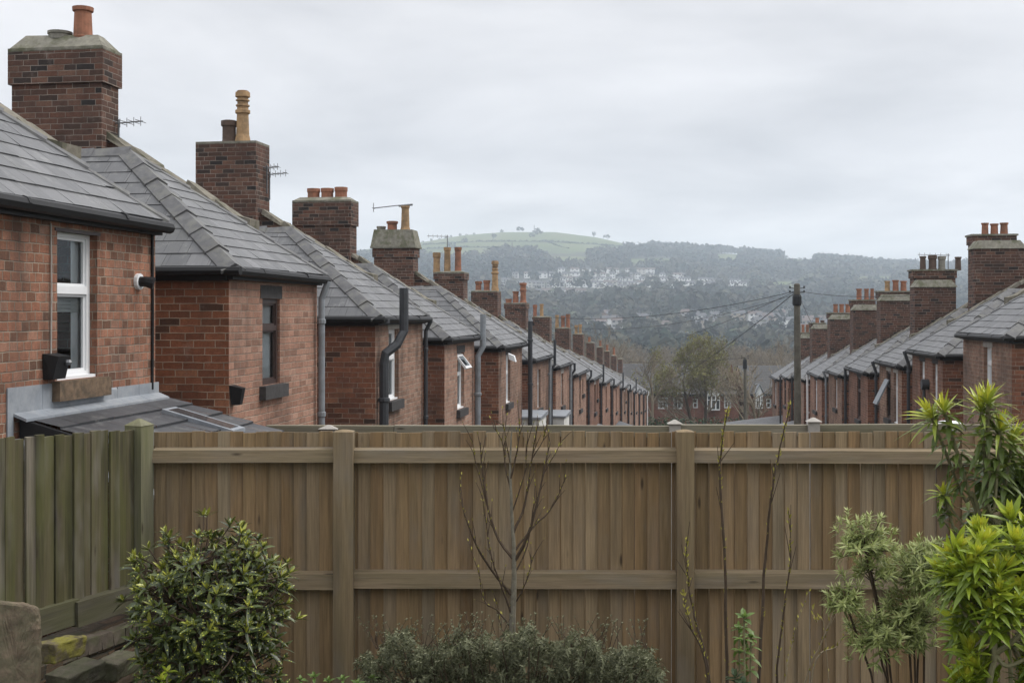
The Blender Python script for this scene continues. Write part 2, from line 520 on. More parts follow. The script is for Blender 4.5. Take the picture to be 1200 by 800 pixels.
def ground_hit(px, py, y0=130):
    Y = np.arange(y0, 1850, 1.0)
    X = (px - HX) / F * Y
    hit = terrain(X, Y) >= (HY - py) / F * Y
    i = int(np.argmax(hit)) if hit.any() else len(Y) - 1
    return Vector((X[i], Y[i], tz(X[i], Y[i])))


def is_field(px, py):
    top = 294 + 3 * np.sin(px * .05) if px < 700 else 291 - (px - 700) * .08
    if px < 770 and py < top:
        return True
    if 640 < px < 690 and 300 < py < 306 or 735 < px < 790 and 303 < py < 309 or 900 < px < 940 and 330 < py < 338 or 1000 < px < 1050 and 324 < py < 331:
        return True
    if 480 < px < 575 and py < 299 + 2 * np.sin(px * .1):
        return True
    if 838 < px < 866 and 298 < py < 306:
        return True
    if 915 < px < 955 and 302 < py < 308:
        return True
    return False


def make_ground():
    xs = np.unique(np.concatenate([np.linspace(-1250, -650, 20), np.arange(-650, -40, 14), np.linspace(-40, 40, 41), np.arange(40, 1150, 14), np.linspace(1150, 1900, 24)]))
    ys = np.unique(np.concatenate([[-110, -60, -20, -5, 0, 2, 4], np.arange(6, 13, .5), np.arange(14, 40, 2), np.arange(40, 200, 8), np.arange(200, 1950, 11), np.arange(1950, 2600, 60)]))
    XX, YY = np.meshgrid(xs, ys)
    ZZ = terrain(XX, YY)
    v = np.stack([XX.ravel(), YY.ravel(), ZZ.ravel()], 1)
    nx, ny = len(xs), len(ys)
    f = [(j * nx + i, j * nx + i + 1, (j + 1) * nx + i + 1, (j + 1) * nx + i) for j in range(ny - 1) for i in range(nx - 1)]
    me = bpy.data.meshes.new('ground')
    me.from_pydata(v.tolist(), [], f)
    me.polygons.foreach_set('use_smooth', [True] * len(f))
    fld = []
    for x, y, z in v:
        a = 0.0
        if y > 1000:
            a = 1.0 if is_field(600 + 1400 * x / y, 365 - 1400 * z / y) else 0.0
            if y > 1850:
                a = 1.0
        fld.append(a)
    at = me.attributes.new('field', 'FLOAT', 'POINT')
    at.data.foreach_set('value', fld)
    t = NT('ground cover')
    w = t.world()
    n = t.noise(w, .6, 6, .65)
    near = t.ramp(n, [(.35, (.035, .03, .02)), (.55, (.05, .055, .024)), (.75, (.07, .09, .03))])
    n2 = t.noise(w, .012, 5, .6)
    field = t.ramp(n2, [(.35, (.07, .09, .035)), (.5, (.10, .125, .042)), (.65, (.12, .125, .055))])
    n3 = t.noise(w, .03, 5, .7)
    wood = t.ramp(n3, [(.35, (.03, .034, .022)), (.65, (.062, .06, .042))])
    far = t.n('ShaderNodeMapRange', i_0=t.n('ShaderNodeSeparateXYZ', i_0=w).outputs[1], i_1=110.0, i_2=160.0)
    col = t.mix(far, near, t.mix(t.attr('field'), wood, field))
    me.materials.append(t.out(col, .95, .1))
    o = bpy.data.objects.new('ground', me)
    COL.objects.link(o)
    tag(o, 'ground sloping from the garden down the valley and up the green hill', 'ground', kind='structure')


make_ground()

# back lane between the two terraces
mb = MB()
for y in np.arange(14, 92, 2.0):
    q = []
    for yy in (y, y + 2):
        l, r_ = -2.4 + .15 * yy, 1.4 + .15 * yy
        q.append(((l, yy, tz(l, yy) + .06), (r_, yy, tz(r_, yy) + .06)))
    mb.poly([q[0][0], q[0][1], q[1][1], q[1][0]])
lane = mb.build('back_lane', plain('asphalt', (.05, .05, .05), .9, .2, .4, 5))
tag(lane, 'narrow grey back lane running downhill between the two terraces', 'lane', kind='structure')

# ------------------------------------------------------------------ houses of the two terraces
GAUGE = .2


SLATES_EACH = [True]


def slate_plane(mb, bl, br, tr, tl, mat=0, lift=.0105, gauge=GAUGE):
    bl, br, tr, tl = map(Vector, (bl, br, tr, tl))
    u = (br - bl).normalized()
    n = u.cross((tl + tr) / 2 - (bl + br) / 2)
    n.normalize()
    if n.z < 0:
        n = -n
    h = ((tl + tr) / 2 - (bl + br) / 2)
    h = (h - u * h.dot(u)).length
    k = max(1, round(h / gauge))
    ou = R.random() * 3
    U = lambda p: (p - bl).dot(u)
    for i in range(k):
        a, b = i / k, (i + 1) / k
        l0, r0 = bl.lerp(tl, a), br.lerp(tr, a)
        l1, r1 = bl.lerp(tl, b), br.lerp(tr, b)
        lf = lift * (1 + R.uniform(-.2, .2))
        v0, v1 = i * .2 + .004, (i + 1) * .2 - .001
        if not SLATES_EACH[0]:
            uv = [(U(l0) + ou, v0), (U(r0) + ou, v0), (U(r1) + ou, v1), (U(l1) + ou, v1)]
            mb.poly([l0 + n * lf, r0 + n * lf, r1 + n * .002, l1 + n * .002], mat, .5, uv)
            mb.poly([l0 - n * .004, r0 - n * .004, r0 + n * lf, l0 + n * lf], mat, .5)
            continue
        x, xe = U(l0), U(r0)
        y0, y1 = l0 - u * U(l0), l1 - u * U(l1)
        x -= .13 * (i % 2) + R.uniform(0, .03)
        while x < xe:
            w_ = .262
            g = .003
            q0, q1 = max(x + g, U(l0)), min(x + w_, xe)
            p0, p1 = max(x + g, U(l1)), min(x + w_, U(r1))
            if q1 - q0 > .005:
                if p1 < p0:
                    p0 = p1 = min(max((q0 + q1) / 2, U(l1)), U(r1))
                ll = lf + R.uniform(-.002, .0025) + (.009 if R.random() < .015 else 0)
                lr = ll + R.uniform(-.0015, .0015)
                sl = R.uniform(-.003, .003) * (1 if R.random() < .97 else 6)
                dn = (y0 - y1).normalized() * sl
                A, B = y0 + u * q0 + n * ll + dn, y0 + u * q1 + n * lr + dn
                C_, D_ = y1 + u * p1 + n * .002, y1 + u * p0 + n * .002
                rr = R.random()
                mb.poly([A, B, C_, D_], mat, rr, [(q0 + ou + rr * 9, v0), (q1 + ou + rr * 9, v0), (p1 + ou + rr * 9, v1), (p0 + ou + rr * 9, v1)])
                mb.poly([A - n * (ll + .004), B - n * (lr + .004), B, A], mat, rr)
            x += w_


def hip_tiles(mb, p0, p1, wa, wb, width=.15, length=.42, lift=.03, mat=0, jit=.006):
    """angular tiles from the low end p0 to the high end p1; wa, wb point down the two planes"""
    p0, p1, wa, wb = Vector(p0), Vector(p1), Vector(wa).normalized(), Vector(wb).normalized()
    L = (p1 - p0).length
    k = max(1, round(L / length))
    d = (p1 - p0) / k
    up = -(wa + wb)
    up = up.normalized() if up.length > .05 else Vector((0, 0, 1))
    for i in range(k):
        a, b = p0 + d * (i - .05), p0 + d * (i + 1)
        j = R.uniform(-jit, jit)
        la, lb = up * (lift + .022 + j), up * (lift + j)
        dn = up * -.035
        for A, B in ((a, b),):
            r1 = [A + wa * width + la * .7, A + la, A + wb * width + la * .7]
            r2 = [B + wa * width * .93 + lb * .7, B + lb, B + wb * width * .93 + lb * .7]
            lo1, lo2 = [p + dn for p in r1], [p + dn for p in r2]
            mb.faces(r1 + r2 + lo1 + lo2, [(0, 1, 4, 3), (1, 2, 5, 4), (6, 7, 1, 0), (7, 8, 2, 1), (0, 3, 9, 6), (2, 8, 11, 5), (3, 4, 10, 9), (4, 5, 11, 10)], mat)


def wall_face(mb, o, ud, w, z0, z1, openings=(), inward=(0, 0, 0), reveal=.11, mat=0):
    o, ud, inward = Vector(o), Vector(ud), Vector(inward)
    us = sorted({0, w, *[a for op in openings for a in op[:2]]})
    zs = sorted({z0, z1, *[a for op in openings for a in op[2:4]]})
    Q = lambda u, z, dep=0: o + ud * u + Vector((0, 0, z)) + inward * dep
    for a, b in zip(us, us[1:]):
        for c, d in zip(zs, zs[1:]):
            if any(op[0] - 1e-6 <= a and b <= op[1] + 1e-6 and op[2] - 1e-6 <= c and d <= op[3] + 1e-6 for op in openings):
                continue
            mb.poly([Q(a, c), Q(b, c), Q(b, d), Q(a, d)], mat)
    for a, b, c, d in [op[:4] for op in openings]:
        for (u1, v1), (u2, v2) in (((a, c), (b, c)), ((b, c), (b, d)), ((b, d), (a, d)), ((a, d), (a, c))):
            mb.poly([Q(u1, v1), Q(u2, v2), Q(u2, v2, reveal), Q(u1, v1, reveal)], mat)


POT = {   # profile (radius, height) as fractions of the height / nominal radius
    'clay': [(.86, 0), (.92, .05), (.88, .1), (.78, .85), (.95, .88), (.98, 1), (.72, 1), (.66, .5)],
    'short': [(.95, 0), (.95, .12), (.88, .18), (.86, .72), (1.05, .78), (1.05, .98), (.85, 1), (.75, .3)],
    'stub': [(1.0, 0), (1.0, .6), (1.1, .7), (1.1, 1), (.85, 1), (.8, .2)],
    'tall': [(1.15, 0), (1.1, .06), (.92, .2), (.78, .9), (.95, .92), (.95, 1), (.7, 1), (.6, .6)],
    'louvre': [(1.2, 0), (1.15, .05), (.95, .18), (.84, .56), (1.08, .58), (1.08, .635), (.82, .65), (.82, .70), (1.0, .71), (1.0, .735), (.78, .745), (.78, .80), (1.0, .81), (1.0, .83), (.8, .84), (.8, .87), (1.08, .885), (1.05, .97), (.8, 1), (.6, .95)],
    'roll': [(1.05, 0), (1.05, .08), (.85, .14), (.82, .55), (1.0, .6), (1.0, .68), (.85, .72), (.85, .86), (1.08, .9), (1.08, 1), (.75, 1), (.7, .5)],
}
POTMAT = {'c': 'clay', 'b': 'buff', 's': 'sooty_pot', 'g': 'concrete'}
ORD = ['', 'nearest', 'second', 'third', 'fourth', 'fifth', 'sixth', 'seventh', 'eighth', 'ninth', 'tenth', 'eleventh', 'twelfth', 'thirteenth', 'fourteenth', 'fifteenth', 'last']


class House:
    def __init__(s, m, D, a, Yn, Yf, ze, label, group):
        s.m, s.D, s.a, s.ze = m, D, a, ze
        ca, sa = math.cos(a), math.sin(a)
        T = lambda Y: (Y - m * D * sa) / ca
        s.t0, s.w = T(Yn), T(Yf) - T(Yn)
        s.H = 5.1
        x, y = s.t0 * sa - m * D * ca, s.t0 * ca + m * D * sa
        s.base = Vector((x, y, ze - s.H))
        s.root = tag(empty('terraced_house', s.base, -a), label, 'house', group)

    def L(s, lat, al, z):                      # lateral depth from the lane face, along the row, height over base
        return Vector((-s.m * lat, al, z))

    def loc(s, px, Y):                         # pixel column + depth -> (lat, along)
        X = (px - HX) / F * Y
        sa, ca = math.sin(s.a), math.cos(s.a)
        t = X * sa + Y * ca
        q = X * ca - Y * sa
        return -s.m * q - s.D, t - s.t0

    def zrel(s, py, Y):
        return (HY - py) / F * Y - s.base.z

    def box(s, mb, l0, l1, a0, a1, z0, z1, mat=0, rnd=0.0):
        x0, x1 = sorted((-s.m * l0, -s.m * l1))
        mb.box(x0, x1, a0, a1, z0, z1, mat, rnd)


def lathe_pot(h, ch, lat, al, z, r, hh, kind, mk):
    mb = MB()
    c = h.L(lat, al, z)
    mb.lathe(c, [(r * a, hh * b) for a, b in POT[kind]], 16)
    mb.build('chimney_pot', M[POTMAT[mk]], ch, smooth=False)


def build_stack(h, ch_name, lat0, lat1, a0, a1, zb, zt, cap=.14, capw=.03, corbel=True, pots=(), capmat='mortar_cap', shoulder=None, corbel_z=.42, cap_in=.1, stepflash=True):
    mb = MB()
    e = .035
    if corbel:
        h.box(mb, lat0, lat1, a0, a1, zb, zt - corbel_z)
        h.box(mb, lat0 - e, lat1 + e, a0 - e, a1 + e, zt - corbel_z, zt)
    else:
        h.box(mb, lat0, lat1, a0, a1, zb, zt)
    if shoulder:
        l0, l1, b0, b1, z = shoulder
        h.box(mb, l0, l1, b0, b1, zb, z)
    ch = mb.build(ch_name, M['brick_stack'], h.root)
    mb = MB()
    ee = e + capw if corbel else capw
    L0, L1, A0, A1 = lat0 - ee, lat1 + ee, a0 - ee, a1 + ee
    # flaunching: thin slab then sloping top with uneven corners
    zc = zt + .035
    q = lambda l, a, z: h.L(l, a, z)
    mb.hexa([q(L0, A0, zt - .012), q(L1, A0, zt - .012), q(L1, A1, zt - .012), q(L0, A1, zt - .012)], [q(L0, A0, zc), q(L1, A0, zc), q(L1, A1, zc), q(L0, A1, zc)])
    i = cap_in
    j = lambda: R.uniform(-.02, .02)
    bot = [q(L0 + .01, A0 + .01, zc - .004), q(L1 - .01, A0 + .01, zc - .004), q(L1 - .01, A1 - .01, zc - .004), q(L0 + .01, A1 - .01, zc - .004)]
    top = [q(L0 + i + j(), A0 + i, zt + cap + j()), q(L1 - i + j(), A0 + i, zt + cap + j()), q(L1 - i, A1 - i, zt + cap + j()), q(L0 + i, A1 - i, zt + cap + j())]
    if cap > .05:
        mb.hexa(bot, top)
    if shoulder:
        l0, l1, b0, b1, z = shoulder
        mb.hexa([q(l0 - .04, b0 - .04, z - .01), q(l1 + .04, b0 - .04, z - .01), q(l1 + .04, b1, z - .01), q(l0 - .04, b1, z - .01)],
                [q(l0 + .12, b0 + .05, z + .2), q(l1 - .12, b0 + .05, z + .2), q(l1 - .12, b1, z + .2), q(l0 + .12, b1, z + .2)])
    mb.build('flaunching_cap', M[capmat], ch)
    for (lat, r, hh, kind, mk) in pots:
        lathe_pot(h, ch, lat, (a0 + a1) / 2, zt + cap - .04, r, hh + .04, kind, mk)
    return ch


def aerial(h, ch, p, L=.7, side=1, n=6):
    mb = MB()
    p = Vector(p)
    mb.tube([p, p + Vector((0, 0, .5))], .014, 5)
    b0 = p + Vector((-.05 * side, 0, .45))
    b1 = b0 + Vector((L * side, .05, .03))
    mb.tube([b0, b1], .009, 5)
    for i in range(n):
        q = b0.lerp(b1, (i + .7) / n)
        l = .19 - .015 * i
        mb.tube([q + Vector((0, -l, .0)), q + Vector((0, l, 0))], .005, 4)
        mb.tube([q + Vector((0, 0, -.06)), q + Vector((0, 0, .06))], .005, 4)
    mb.build('aerial', M['steel'], ch)


def window(h, u0, u1, z0, z1, frame='upvc', split=.62, lintel=None, sill=None, curtain=None, blind=False, open_top=False, sill_h=.14, lint_h=.15, simple=False, lint_ext=.06, sill_ext=.09):
    """in the lane face; u along the row; z over base"""
    rv = .085 if frame == 'upvc' else .05
    ft, fd = .05, .05
    mb = MB()
    B = lambda a, b, c, d, l0=rv - .02, l1=rv + fd - .02: h.box(mb, l0, l1, a, b, c, d)
    B(u0, u0 + ft, z0, z1)
    B(u1 - ft, u1, z0, z1)
    B(u0 + ft, u1 - ft, z0, z0 + ft)
    B(u0 + ft, u1 - ft, z1 - ft, z1)
    zs = z0 + (z1 - z0) * split
    B(u0 + ft, u1 - ft, zs - .03, zs + .03, rv - .027, rv + fd - .027)
    if not simple:   # inner sash beads
        for c, d in ((z0 + ft, zs - .03), (zs + .03, z1 - ft)):
            if open_top and c > zs:
                continue
            for a, b in ((u0 + ft, u0 + ft + .022), (u1 - ft - .022, u1 - ft)):
                B(a, b, c, d, rv - .005, rv + .02)
            B(u0 + ft + .022, u1 - ft - .022, c, c + .022, rv - .005, rv + .02)
            B(u0 + ft + .022, u1 - ft - .022, d - .022, d, rv - .005, rv + .02)
        if frame == 'upvc':
            h.box(mb, rv - .07, rv - .02, u0 - .0, u1 + .0, z0 - .0, z0 + .022)
    w = mb.build('window', M[frame], h.root)
    mb = MB()
    g = rv + .012
    mb.poly([h.L(g, u0 + ft, z0 + ft), h.L(g, u1 - ft, z0 + ft), h.L(g, u1 - ft, zs - .03), h.L(g, u0 + ft, zs - .03)])
    if not open_top:
        mb.poly([h.L(g, u0 + ft, zs + .03), h.L(g, u1 - ft, zs + .03), h.L(g, u1 - ft, z1 - ft), h.L(g, u0 + ft, z1 - ft)])
    mb.build('pane', M['glass'], w)
    if open_top:
        mb = MB()
        a = math.radians(38)
        T = lambda l, z: (rv - .02 - math.sin(a) * (z1 - ft - z) - l * math.cos(a), z1 - ft - (z1 - ft - z) * math.cos(a) + l * math.sin(a))
        za, zb = zs + .03, z1 - ft

        def bb(ua, ub, c, d, t0=0, t1=.04, mt=0):
            pts = []
            for t in (t0, t1):
                for (u, z) in ((ua, c), (ub, c), (ub, d), (ua, d)):
                    l, zz = T(t, z)
                    pts.append(h.L(l, u, zz))
            mb.hexa(pts[:4], pts[4:], mt)
        bb(u0 + ft, u0 + 2 * ft, za, zb)
        bb(u1 - 2 * ft, u1 - ft, za, zb)
        bb(u0 + 2 * ft, u1 - 2 * ft, za, za + ft)
        bb(u0 + 2 * ft, u1 - 2 * ft, zb - ft, zb)
        bb(u0 + 2 * ft, u1 - 2 * ft, za + ft, zb - ft, .015, .02, 1)
        mb.build('open_casement', [M[frame], M['glass']], w)
    if sill:
        mb = MB()
        h.box(mb, -.075, rv, u0 - sill_ext, u1 + sill_ext, z0 - sill_h, z0 - .004)
        mb.build('sill', M[sill], w)
    if lintel:
        mb = MB()
        h.box(mb, -.006, .07, u0 - lint_ext, u1 + lint_ext, z1 + .003, z1 + lint_h)
        mb.build('lintel', M[lintel], w)
    if curtain:
        mb = MB()
        c0, c1 = u0 + (u1 - u0) * curtain[0], u0 + (u1 - u0) * curtain[1]
        k = 12
        for i in range(k):
            a, b = c0 + (c1 - c0) * i / k, c0 + (c1 - c0) * (i + 1) / k
            da, db = .012 * math.sin(i * 1.9), .012 * math.sin((i + 1) * 1.9)
            mb.poly([h.L(rv + .05 + da, a, z0), h.L(rv + .05 + db, b, z0), h.L(rv + .05 + db, b, z1), h.L(rv + .05 + da, a, z1)])
        mb.build('curtain', M['cloth'], w)
    if blind:
        mb = MB()
        zt, zb = z0 + (z1 - z0) * .60, z0 + (z1 - z0) * .45
        for i in range(6):
            zz = zb + (zt - zb) * i / 6
            h.box(mb, rv + .04, rv + .05, u0 + .02, u1 + .06, zz, zz + (zt - zb) / 6.6)
        mb.build('blind', M['blind'], w)
    return w


def tube_part(h, name, pts, r, mat, brackets=True):
    mb = MB()
    P_ = [h.L(*p) for p in pts]
    mb.tube(P_, r, 10)
    if brackets:
        zs = [p[2] for p in pts]
        z = max(zs) - .5
        l, a = pts[-1][0], pts[-1][1]
        while z > min(zs) + .2:
            c = h.L(l, a, z)
            mb.lathe(c - Vector((0, 0, .03)), [(r * 1.02, 0), (r * 1.3, .008), (r * 1.3, .055), (r * 1.02, .063)], 10)
            z -= 1.15
    return mb.build(name, M[mat], h.root, smooth=False)


def house_shell(h, prev_gap, openings, lane='brick_lane', side='brick_side', apex=1.4, gutter='black', hip_w=.15, parapet=True, near=True):
    """outrigger with hipped slate roof on the lane, main range behind"""
    w, H, m = h.w, h.H, h.m
    e = .09
    LM, LF = 3.9, 9.6
    ap = (1.8 + .0, w / 2, H + apex)
    mb = MB()
    L = h.L
    inw = L(1, 0, 0)
    wall_face(mb, L(0, 0, 0), (0, 1, 0), w, -.9, H, openings, inw, .11, 0)
    wall_face(mb, L(0, 0, 0), L(1, 0, 0), LM, -.9, H, (), (0, 1, 0), 0, 1)
    wall_face(mb, L(0, w, 0), L(1, 0, 0), LM, -.9, H, (), (0, -1, 0), 0, 1)
    g = prev_gap
    wall_face(mb, L(LM, -g, 0), (0, 1, 0), g, -.9, H - .32, (), inw, 0, 1)
    wall_face(mb, L(LF, -g, 0), (0, 1, 0), g + w, -.9, H - .32, (), inw, 0, 1)
    zr = H + apex + .05
    for al in (-g, w):
        mb.poly([L(LM, al, -.9), L(LF, al, -.9), L(LF, al, H - .32), L((LM + LF) / 2, al, zr - .06), L(LM, al, H - .32)], 1)
    mb.build('wall', [M[lane], M[side]], h.root)
    # roof
    mb = MB()
    LE = (LM + LF) / 2
    E0, E1, E2 = L(-e, -e, H), L(LE, -e, H), L(-e, w + (.02 if parapet else e), H)
    E3 = L(LE, w + (.02 if parapet else e), H)
    A, B = L(*ap), L(LE, w / 2, H + apex)
    slate_plane(mb, E0, E1, B, A)
    slate_plane(mb, E3, E2, A, B)
    slate_plane(mb, E2, E0, A, A)
    slate_plane(mb, L(LM - .2, -g, H - .42), L(LM - .2, w, H - .42), L(LE, w, zr), L(LE, -g, zr))
    slate_plane(mb, L(LF + .2, w, H - .42), L(LF + .2, -g, H - .42), L(LE, -g, zr), L(LE, w, zr))
    roof = mb.build('roof', M['slate'], h.root)
    mb = MB()
    fl_lane = (E0 + E2) / 2 - A
    fl_near = L(0, -e - w / 2, -apex)
    fl_far = L(0, e + w / 2, -apex)
    # widths measured square to each hip
    def sq(v, d):
        d = d.normalized()
        v = v - d * v.dot(d)
        return v.normalized()
    dn, df = (A - E0), (A - E2)
    hip_tiles(mb, E0, A, sq(L(-.5, 0, -.35), dn) if False else sq(fl_lane, dn), sq(fl_near, dn), hip_w, .40)
    hip_tiles(mb, E2, A, sq(fl_lane, df), sq(fl_far, df), .055, .40, .022)
    hip_tiles(mb, A, B, L(0, -1, -apex / (w / 2)), L(0, 1, -apex / (w / 2)), .13, .45)
    hip_tiles(mb, L(LE, -g, zr), L(LE, w, zr), L(-1, 0, -.6), L(1, 0, -.6), .13, .45)
    mb.build('ridge_tile', M['hip'], roof)
    # eaves
    mb = MB()
    h.box(mb, -.07, .0 - .003, -.07, w - .0, H - .13, H - .012)
    h.box(mb, .0 + .004, LM, -.07, -.003, H - .14, H - .012)  # near-side black board also stands in for the shadow under the eave
    mb.build('fascia_and_shade', M['black'], h.root)
    mb = MB()
    gz = H - .045
    mb.tube([L(-.125, -.14, gz), L(-.125, w + .03, gz - .02)], .05, 8)
    mb.tube([L(-.175, -.125, gz + .002), L(LM, -.125, gz + .002)], .048, 8)
    for k in range(2):
        al = w * (k + .4) / 2
        mb.tube([L(-.124, al, gz), L(-.124, al + .03, gz)], .053, 8)
    mb.build('gutter', M[gutter], h.root)
    if parapet:
        # party wall rising through the roof on the downhill side, stone copings on its slope
        mb = MB()
        t0, t1 = w + .03, w + .25
        la, za, lb, zb = 1.0, H + .66, 2.9, H + 1.80
        pts = [(la, H - .3), (LM + .6, H - .3), (LM + .6, zb), (lb, zb), (la, za)]
        n = len(pts)
        mb.faces([L(l, t0, z) for l, z in pts] + [L(l, t1, z) for l, z in pts],
                 [tuple(range(n)), tuple(range(2 * n - 1, n - 1, -1))] + [(i, (i + 1) % n, n + (i + 1) % n, n + i) for i in range(n)])
        pw = mb.build('party_wall', M['brick_stack'], h.root)
        mb = MB()
        k = 5
        d = Vector((lb - la, zb - za)) / k
        for i in range(k):
            f0, f1 = i + .02, i + .97
            jz = R.uniform(-.02, .02)
            tj = R.uniform(-.02, .02)
            l0, z0, l1, z1 = la + d.x * f0, za + d.y * f0 + jz, la + d.x * f1, za + d.y * f1 + jz + R.uniform(-.01, .01)
            mb.hexa([L(l0, t0 - .05, z0 - .005), L(l0, t1 + .05, z0 - .005), L(l1, t1 + .05, z1 - .005), L(l1, t0 - .05, z1 - .005)],
                    [L(l0 + .02, t0 - .03 + tj, z0 + .06), L(l0 + .02, t1 + .03, z0 + .08), L(l1 - .02, t1 + .03, z1 + .07), L(l1 - .03, t0 - .03 - tj, z1 + .085)])
        mb.hexa([L(la - .12, t0 - .06, za - .22), L(la - .12, t1 + .06, za - .22), L(la + .12, t1 + .06, za - .16), L(la + .12, t0 - .06, za - .16)],
                [L(la - .13, t0 - .05, za + .05), L(la - .13, t1 + .05, za + .05), L(la + .1, t1 + .05, za + .11), L(la + .1, t0 - .05, za + .11)])
        mb.build('coping', M['coping'], pw)


aL, DL = math.atan(230 / F), 4.815
aR, DR = math.atan(180 / F), 5.98
# near depth, far depth, eave height (camera at 0)
LEFT = [(7.75, 10.54, .80), (12.16, 14.9, .455), (17.5, 20.4, -.07), (22.1, 24.9, -.48), (27.8, 31.3, -.80), (32.8, 36.5, -1.31), (38.2, 41.9, -1.75), (43.4, 47.8, -2.28),
        (49.3, 53.4, -2.80), (55.2, 59.4, -3.29), (61.5, 65.7, -3.80), (67.8, 71.9, -4.33), (73.6, 77.6, -4.82), (79.2, 83.3, -5.33), (84.8, 88.7, -5.8), (90.2, 93.8, -6.2)]
RIGHT = [(20.8, 24.2, -.42), (26.0, 29.2, -.92), (30.5, 33.7, -1.36), (35.6, 39.3, -1.8), (40.8, 44.2, -2.15), (46.1, 49.8, -2.5), (52.1, 55.9, -2.95), (58.6, 61.6, -3.25), (63.9, 67.5, -3.6)]
LLAB = ['red brick house nearest on the left, white window above a dark slate lean-to',
        'red brick house with brown framed window and black floodlight, second in the left terrace',
        'brick house with cranked black soil pipe and white window, third in the left terrace',
        'brick house with a white top casement hanging open, fourth in the left terrace',
        'brick house with mossy concrete chimney cap and white floodlight, fifth in the left terrace',
        'brick house with white porch and black pipe above the eaves, sixth in the left terrace',
        'brick house with white walled porch and grey downpipe, seventh in the left terrace',
        'brick house with thin black downpipe, eighth in the left terrace',
        'brick house with tall narrow window, ninth down the left terrace',
        'brick house, tenth down the left terrace, roof seen edge on',
        'brick house, eleventh down the left terrace, above a grey outhouse roof',
        'brick house, twelfth down the left terrace, small far chimney with red pot',
        'brick house, thirteenth down the left terrace, far from the fence',
        'brick house, fourteenth down the left terrace, near its lower end',
        'brick house, last but one down the left terrace',
        'brick house with white downpipe and red pot, lower end of the left terrace']
RLAB = ['brick house nearest on the right with one white window above the yellow green shrub',
        'brick house with two white windows, second in the right terrace',
        'brick house with a flap propped open beside a white window, third in the right terrace',
        'brick house with a dark narrow window, fourth in the right terrace',
        'brick house, fifth in the right terrace, with white downpipe',
        'brick house, sixth in the right terrace, behind the telegraph pole side',
        'brick house, seventh in the right terrace, directly behind the telegraph pole',
        'brick house last but one down the right terrace, left of the tall pole',
        'brick house at the lower end of the right terrace, left of the telegraph pole']
houses = []
# chimney spec per left house from the second: near face px0, px1, side px, brick top row, pots (px0, px1, top row, kind, colour), cap height px
LCH = [None,
       (3, 119, 139, 57, [(52, 78, 36, 'stub', 'g'), (82, 107, 8, 'clay', 'c')], 15),
       (224, 300, 316, 167, [(257, 275, 137, 'short', 's'), (275, 291, 102, 'louvre', 'b')], 4),
       (341, 410, 418, 236, [(358, 372, 219, 'stub', 'c'), (375, 389, 219, 'stub', 'c'), (392, 406, 218, 'stub', 'c')], 6),
       (436, 484, 490, 290, [(440, 450, 264, 'stub', 'g'), (452, 465, 258, 'short', 'c'), (469, 480, 240, 'tall', 'b')], 21),
       (508, 543, 548, 320, [(506, 515, 295, 'short', 'b'), (519, 528, 289, 'clay', 'b'), (532, 541, 289, 'clay', 'c')], 2.5),
       (551, 583, 590, 342, [(556, 564, 329, 'short', 'c'), (566, 574, 328, 'short', 'c'), (576, 584, 305, 'louvre', 'b')], 2),
       (591, 616, 622, 356, [(592, 599, 350, 'stub', 'c'), (600, 608, 341, 'clay', 'c'), (609, 617, 331, 'roll', 'c')], 1.5),
       (623, 644, 648, 372, [(624, 629, 357, 'short', 'c'), (632, 637, 356, 'clay', 'b')], 1.5),
       (650, 667, 671, 385, [(650, 655, 369, 'clay', 'b'), (657, 662, 370, 'short', 'c'), (663, 668, 368, 'short', 'c')], 1.5),
       (671, 683, 686, 392, [(673, 677, 381, 'short', 'b'), (678, 682, 380, 'short', 'b')], 1.2),
       (687, 696, 699, 402, [(689, 692, 395, 'stub', 'c')], 1.2),
       (699, 706, 709, 407, [(702, 705, 399, 'clay', 'c')], 1.2),
       (708, 714, 716, 412, [(710, 713, 404, 'short', 'c')], 1),
       (716, 722, 724, 417, [(718, 721, 407, 'tall', 'c')], 1),
       (724, 729, 731, 421, [], 1),
       (728, 735, 737, 412, [(730, 734, 403, 'tall', 'c')], 1.5)]
WIN = {}
